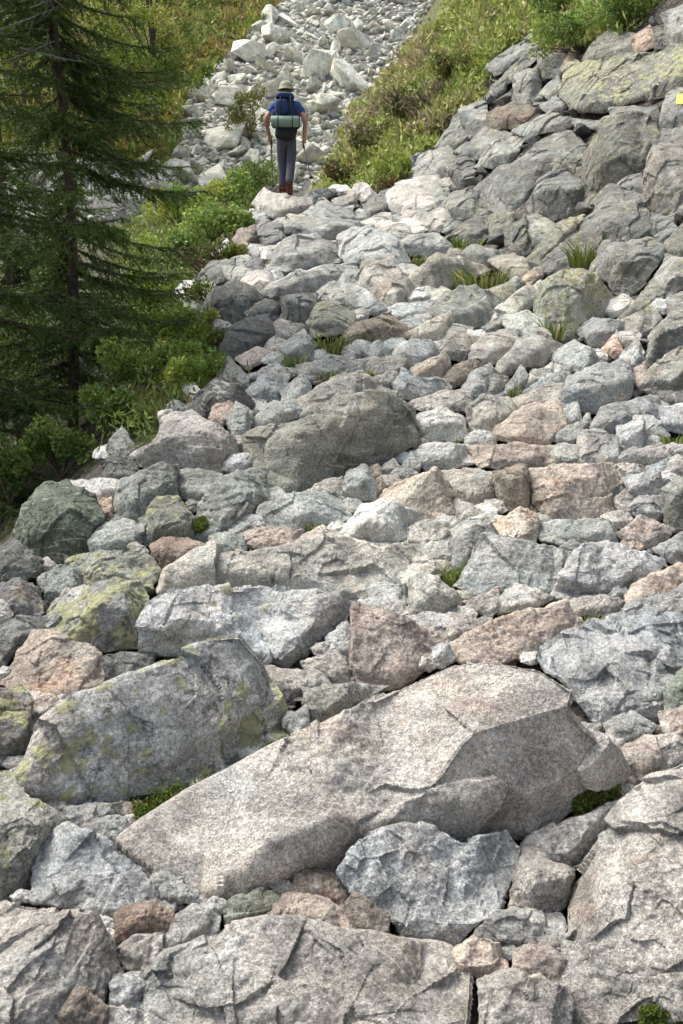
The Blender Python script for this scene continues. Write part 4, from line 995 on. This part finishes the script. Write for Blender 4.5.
def leafy(label, base, height, wid, seed, cols, n):
    rng = np.random.default_rng(seed); base = np.array(base); root = empty("broadleaf_tree", tuple(base)); tag(root, label, "tree", "leafy trees beyond the spruce")
    V, F = tube([(0, 0, -.3), (.05, 0, height*.35), (-.05, .05, height*.8)], [.09, .07, .03], 8); obj("trunk", np_mesh("trunk", V, F, [M_BARK]), root)
    nl = 40; lob = rng.normal(size=(nl, 3))*np.array([wid*.42, wid*.42, height*.2])+np.array([0, 0, height*.62]); lr = rng.uniform(.16, .32, nl)*wid*.6
    k = rng.integers(0, nl, n); d = rng.normal(size=(n, 3)); d /= np.linalg.norm(d, axis=1)[:, None]; P = lob[k]+d*(lr[k]*rng.uniform(.2, 1, n)**.5)[:, None]
    V, F, C = leaves(P, .11, .035, rng, pick(cols, nl, rng)[k]*rng.uniform(.8, 1.2, (n, 1)))
    cr = obj("crown", np_mesh("crown", V, F, [M_LEAF], False, C), root)
    br = [tube([(0, 0, height*.3), tuple(lob[i]*np.array([.5, .5, .85])), tuple(lob[i])], [.035, .02, .006], 5) for i in range(0, nl, 2)]
    V, F = join(br); obj("limb", np_mesh("limb", V, F, [M_BARK]), cr)
YG = [(.20, .28, .045), (.26, .32, .06), (.14, .22, .04), (.30, .31, .07)]
leafy("bright yellow-green leafy tree showing beyond the spruce twigs", at(122, 30), 6.2, 2.6, 41, YG, 9000)
leafy("yellow-green leafy tree farther left behind the spruces", at(40, 31), 6.2, 3.2, 42, YG, 9000)
leafy("green leafy tree against the heath edge of the scree", at(165, 33), 5.4, 2.2, 43, [(.13, .20, .04), (.18, .25, .05), (.22, .27, .06)], 7500)

# ------------------------------------------------------------------ hiker
def skin(name, pts, edges, radii, mat, parent, loc, sub=2, root=0):
    me = bpy.data.meshes.new(name); me.from_pydata(pts, edges, []); o = obj(name, me)
    sk = o.modifiers.new("s", "SKIN"); sk.use_smooth_shade = True
    for v, r in zip(me.skin_vertices[0].data, radii): v.radius = (r, r) if not isinstance(r, tuple) else r
    me.skin_vertices[0].data[root].use_root = True
    ss = o.modifiers.new("b", "SUBSURF"); ss.levels = ss.render_levels = sub
    d = bpy.context.evaluated_depsgraph_get(); nm = bpy.data.meshes.new_from_object(o.evaluated_get(d)); o.modifiers.clear(); o.data = nm
    nm.materials.clear(); nm.materials.append(mat); nm.polygons.foreach_set("use_smooth", np.ones(len(nm.polygons), bool))
    if parent: o.parent = parent
    else: o.location = loc
    return o
M_SKIN = plain("skin", (.48, .28, .20), .6, 90, .12, .1); M_TROU = plain("trouser_cloth", (.085, .085, .11), .9, 50, .2, .4)
M_SHIRT = plain("shirt_cloth", (.03, .09, .24), .9, 60, .25, .4); M_HAT = plain("hat_cloth", (.30, .30, .21), .9, 70, .15, .4)
M_SHOE = plain("boot_leather", (.17, .055, .04), .8, 80, .25, .4); M_PACK = plain("pack_fabric", (.018, .035, .085), .8, 60, .25, .5)
M_PACK2 = plain("pack_panel", (.018, .042, .11), .75, 60, .25, .5); M_MAT = plain("foam_mat", (.22, .30, .24), .9, 60, .15, .4); M_BLK = plain("black_webbing", (.02, .02, .022), .7, 80, .2, .3)
M_METAL = plain("pole_metal", (.10, .10, .11), .4, 80, .1, .1, .5); M_HAIR = plain("hair", (.09, .06, .04), .9, 90, .3, .5)
ft = hit(287, 196); FB = CAM+rays(287, 196)*float(ft)*.985; SC = .905
Hh = 1.78
def hp(x, y, z): return (x, y, z)
# facing +Y (away from the camera); left of the picture is -X; z from the soles
hips = (0, 0, .93)
pts = [hips, (0, -.01, 1.10), (0, .0, 1.28), (0, .02, 1.42), (0, .04, 1.52), (0, .06, 1.60), (0, .065, 1.70),
       (-.19, .02, 1.41), (-.34, -.06, 1.20), (-.29, .14, .98), (-.285, .20, .90),
       (.19, .02, 1.41), (.32, -.07, 1.18), (.285, .13, .93), (.29, .17, .86),
       (-.09, .0, .88), (-.075, .07, .50), (-.07, .03, .09), (-.08, .17, .04),
       (.09, .0, .88), (.07, -.02, .50), (.05, -.22, .12), (.06, -.10, .03)]
edg = [(0, 1), (1, 2), (2, 3), (3, 4), (4, 5), (5, 6), (3, 7), (7, 8), (8, 9), (9, 10), (3, 11), (11, 12), (12, 13), (13, 14), (0, 15), (15, 16), (16, 17), (17, 18), (0, 19), (19, 20), (20, 21), (21, 22)]
rad = [.125, .12, .14, .12, .06, .085, .09, .06, .045, .033, .036, .06, .045, .033, .036, .085, .055, .038, .04, .085, .055, .038, .04]
per = skin("person", pts, edg, rad, M_SKIN, None, tuple(FB), 2)
per.scale = [SC]*3; tag(per, "hiker in dark trousers and blue shirt walking away up the trail, poles in hands", "person")
for sx_ in (-1, 1):
    hands = []
    w0 = np.array([.29, .17, .86]) if sx_ > 0 else np.array([-.285, .20, .90])
    for f_ in range(4):
        b = w0+np.array([sx_*-.012, .012+.016*(f_-1.5), -.03]); L = (.055, .065, .06, .048)[f_]
        hands.append(tube([b, b+np.array([sx_*.012, .03, -.012])*L/.06, b+np.array([-sx_*.015, .036, -.03])*L/.06, b+np.array([-sx_*.03, .012, -.034])*L/.06], [.010, .0095, .009, .006], 6))
    b = w0+np.array([-sx_*.02, .01, .0]); hands.append(tube([b, b+np.array([-sx_*.02, .025, -.015]), b+np.array([-sx_*.012, .05, -.03])], [.012, .010, .007], 6))
    V, F = join(hands); obj("fingers", np_mesh("fingers", V, F, [M_SKIN]), per)
tp = [(0, -.01, 1.10), (0, 0, .97), (0, 0, .90), (-.09, .0, .84), (-.075, .07, .50), (-.07, .03, .12), (.09, .0, .84), (.07, -.02, .50), (.05, -.22, .15)]
skin("trousers", tp, [(0, 1), (1, 2), (2, 3), (3, 4), (4, 5), (2, 6), (6, 7), (7, 8)], [(.16, .14), (.165, .14), (.15, .135), .105, .078, .07, .105, .078, .07], M_TROU, per, None, 2)
shp = [(0, -.01, .90), (0, 0, 1.2), (0, .0, 1.36), (0, .03, 1.46), (-.19, .02, 1.42), (-.28, -.02, 1.28), (.19, .02, 1.42), (.27, -.03, 1.28)]
skin("shirt", shp, [(0, 1), (1, 2), (2, 3), (2, 4), (4, 5), (2, 6), (6, 7)], [.172, .16, .15, .075, .085, .07, .085, .07], M_SHIRT, per, None, 2)
for (p0, p1) in (((-.07, -.02, .055), (-.085, .18, .04)), ((.05, -.27, .10), (.065, -.08, .035))):
    skin("boot", [(p0[0], p0[1]+.01, p0[2]+.035), p0, ((p0[0]+p1[0])/2, (p0[1]+p1[1])/2, .045), p1], [(0, 1), (1, 2), (2, 3)], [.058, .058, .052, .042], M_SHOE, per, None, 2, 1)
hv = []; hf = []
for i, (r_, z_) in enumerate([(.0, .118), (.055, .112), (.092, .085), (.112, .04), (.118, .0), (.14, -.02), (.143, -.028), (.11, -.012)]):
    for j in range(18): hv.append((r_*math.cos(j*.349), .065+r_*1.08*math.sin(j*.349), 1.70+z_+.004*math.sin(j*2)))
for i in range(7):
    for j in range(18): hf.append((i*18+j, i*18+(j+1) % 18, (i+1)*18+(j+1) % 18, (i+1)*18+j))
obj("hat", np_mesh("hat", hv, hf, [M_HAT]), per)
skin("hair", [(0, .03, 1.67), (0, .0, 1.60), (0, .0, 1.57)], [(0, 1), (1, 2)], [.085, .075, .05], M_HAIR, per, None, 2)
# face, turned away from the camera
V, F = join([tube([(0, .145, 1.70), (0, .165, 1.665), (0, .16, 1.655)], [.008, .014, .008], 6), tube([(-.03, .135, 1.62), (0, .15, 1.615), (.03, .135, 1.62)], [.004, .009, .004], 6)]
            + [tube([(a*.035-.012, .142, 1.715), (a*.035+.012, .142, 1.715)], [.008, .008], 6) for a in (-1, 1)] + [tube([(a*.088, .06, 1.70), (a*.098, .045, 1.68), (a*.088, .06, 1.65)], [.006, .013, .008], 6) for a in (-1, 1)])
obj("face", np_mesh("face", V, F, [M_SKIN]), per)

def blob(name, c, dim, mat, parent, p=3.2, n=18, wr=.02, seed=1):
    V = []; 
    for i in range(n+1):
        th_ = math.pi*i/n-math.pi/2
        for j in range(2*n):
            ph = math.pi*j/n
            f = lambda w: math.copysign(abs(w)**(2/p), w)
            V.append((c[0]+dim[0]/2*f(math.cos(th_))*f(math.cos(ph)), c[1]+dim[1]/2*f(math.cos(th_))*f(math.sin(ph)), c[2]+dim[2]/2*f(math.sin(th_))))
    V = np.array(V); V += (V-np.array(c))*wr*4*vn(V*14+seed)[:, None]
    F = [(i*2*n+j, i*2*n+(j+1) % (2*n), (i+1)*2*n+(j+1) % (2*n), (i+1)*2*n+j) for i in range(n) for j in range(2*n)]
    return obj(name, np_mesh(name, V, F, [mat]), parent)
pk = empty("backpack", tuple(FB+SC*np.array([0, -.22, .97]))); pk.scale = [SC]*3; tag(pk, "large dark blue trekking backpack worn by the hiker", "backpack")
blob("main_bag", (0, 0, .24), (.36, .24, .56), M_PACK, pk)
blob("lid", (-.01, -.01, .545), (.31, .24, .12), M_PACK2, pk, 2.8)
blob("front_pocket", (-.05, -.13, .36), (.2, .09, .24), M_PACK2, pk, 3)
for a in (-1, 1):
    blob("side_pocket", (a*.19, .0, .2), (.09, .15, .3), M_PACK, pk, 2.6)
    V, F = tube([(a*.10, .10, .50), (a*.13, .22, .50), (a*.14, .36, .40), (a*.15, .34, .20), (a*.16, .16, .04)], [.024]*5, 8); obj("shoulder_strap", np_mesh("shoulder_strap", V, F, [M_BLK]), pk)
for a in (-.07, .09):
    V, F = tube([(a, -.03, .60), (a, -.155, .50), (a*1.1, -.19, .30), (a, -.13, .06)], [.009]*4, 6); obj("buckle_strap", np_mesh("buckle_strap", V, F, [M_BLK]), pk)
blob("base_bag", (0, 0, -.02), (.34, .22, .2), M_BLK, pk, 3)
V, F = tube([(-.225, 0, 0), (-.222, 0, 0), (-.21, 0, 0), (.21, 0, 0), (.222, 0, 0), (.225, 0, 0)], [.01, .075, .085, .085, .075, .01], 20)
mt = obj("sleeping_mat", np_mesh("sleeping_mat", V, F, [M_MAT]), pk, (.0, -.17, .13))
for a in (-.11, .12):
    V, F = tube([(a+.09*0, math.cos(k*.5236)*.09, math.sin(k*.5236)*.09) for k in range(13)], [.008]*13, 6); obj("mat_strap", np_mesh("mat_strap", V, F, [M_BLK]), mt)
for sx_, nm, tip in ((-1, "left hand", (-.25, .25, .12)), (1, "right hand", (.42, -.12, .22))):
    h0 = np.array([.27, .2, .84]) if sx_ > 0 else np.array([-.265, .23, .88]); root = empty("trekking_pole", tuple(FB+SC*h0)); root.scale = [SC]*3; tag(root, f"thin dark trekking pole in the hiker's {nm}", "trekking pole", "the hiker's poles")
    tp_ = np.array(tip)-h0
    V, F = tube([(0, 0, 0), tuple(tp_*.5), tuple(tp_*.94)], [.011, .010, .008], 8); obj("shaft", np_mesh("shaft", V, F, [M_METAL]), root)
    V, F = tube([tuple(-tp_*.12), (0, 0, 0), tuple(tp_*.1)], [.017, .019, .015], 8); obj("grip", np_mesh("grip", V, F, [M_BLK]), root)
    V, F = tube([tuple(tp_*.88), tuple(tp_*.9), tuple(tp_*.92)], [.008, .04, .012], 10); obj("basket", np_mesh("basket", V, F, [M_BLK]), root)

# ------------------------------------------------------------------ light, sky, camera
SUN_EL, SUN_AZ = 60.0, -60.0            # azimuth measured from +Y towards +X
wd = bpy.data.worlds.new("World"); scene.world = wd; wd.use_nodes = True; nt = wd.node_tree; bg = nt.nodes["Background"]
sky = nt.nodes.new("ShaderNodeTexSky"); sky.sky_type = "NISHITA"; sky.sun_disc = False; sky.sun_elevation = math.radians(SUN_EL); sky.sun_rotation = math.radians(SUN_AZ)
sky.dust_density = 4.0; sky.air_density = .8
hs = nt.nodes.new('ShaderNodeHueSaturation'); hs.inputs['Saturation'].default_value = .5
nt.links.new(sky.outputs[0], hs.inputs['Color']); nt.links.new(hs.outputs[0], bg.inputs[0]); bg.inputs[1].default_value = .15
ld = bpy.data.lights.new("sun", "SUN"); ld.energy = 2.5; ld.angle = math.radians(30); ld.color = (1, .95, .87)
lo = bpy.data.objects.new("sun", ld); COL.objects.link(lo)
e, a = math.radians(SUN_EL), math.radians(SUN_AZ)
sdir = Vector((math.sin(a)*math.cos(e), math.cos(a)*math.cos(e), math.sin(e)))
lo.rotation_euler = sdir.to_track_quat("Z", "Y").to_euler(); lo.location = sdir*30
cd = bpy.data.cameras.new("camera"); cam = bpy.data.objects.new("camera", cd); COL.objects.link(cam); scene.camera = cam
cd.sensor_fit = "VERTICAL"; cd.sensor_height = 36; cd.lens = 36*FOC/H; cd.clip_start = .05; cd.clip_end = 500
cam.location = CAM; cam.rotation_euler = (math.pi/2-PITCH, 0, 0)
vs = scene.view_settings; vs.view_transform = "Standard"; vs.look = "None"; vs.gamma = 1; vs.exposure = 1.0; scene.cycles.use_adaptive_sampling = True; scene.cycles.adaptive_threshold = .02
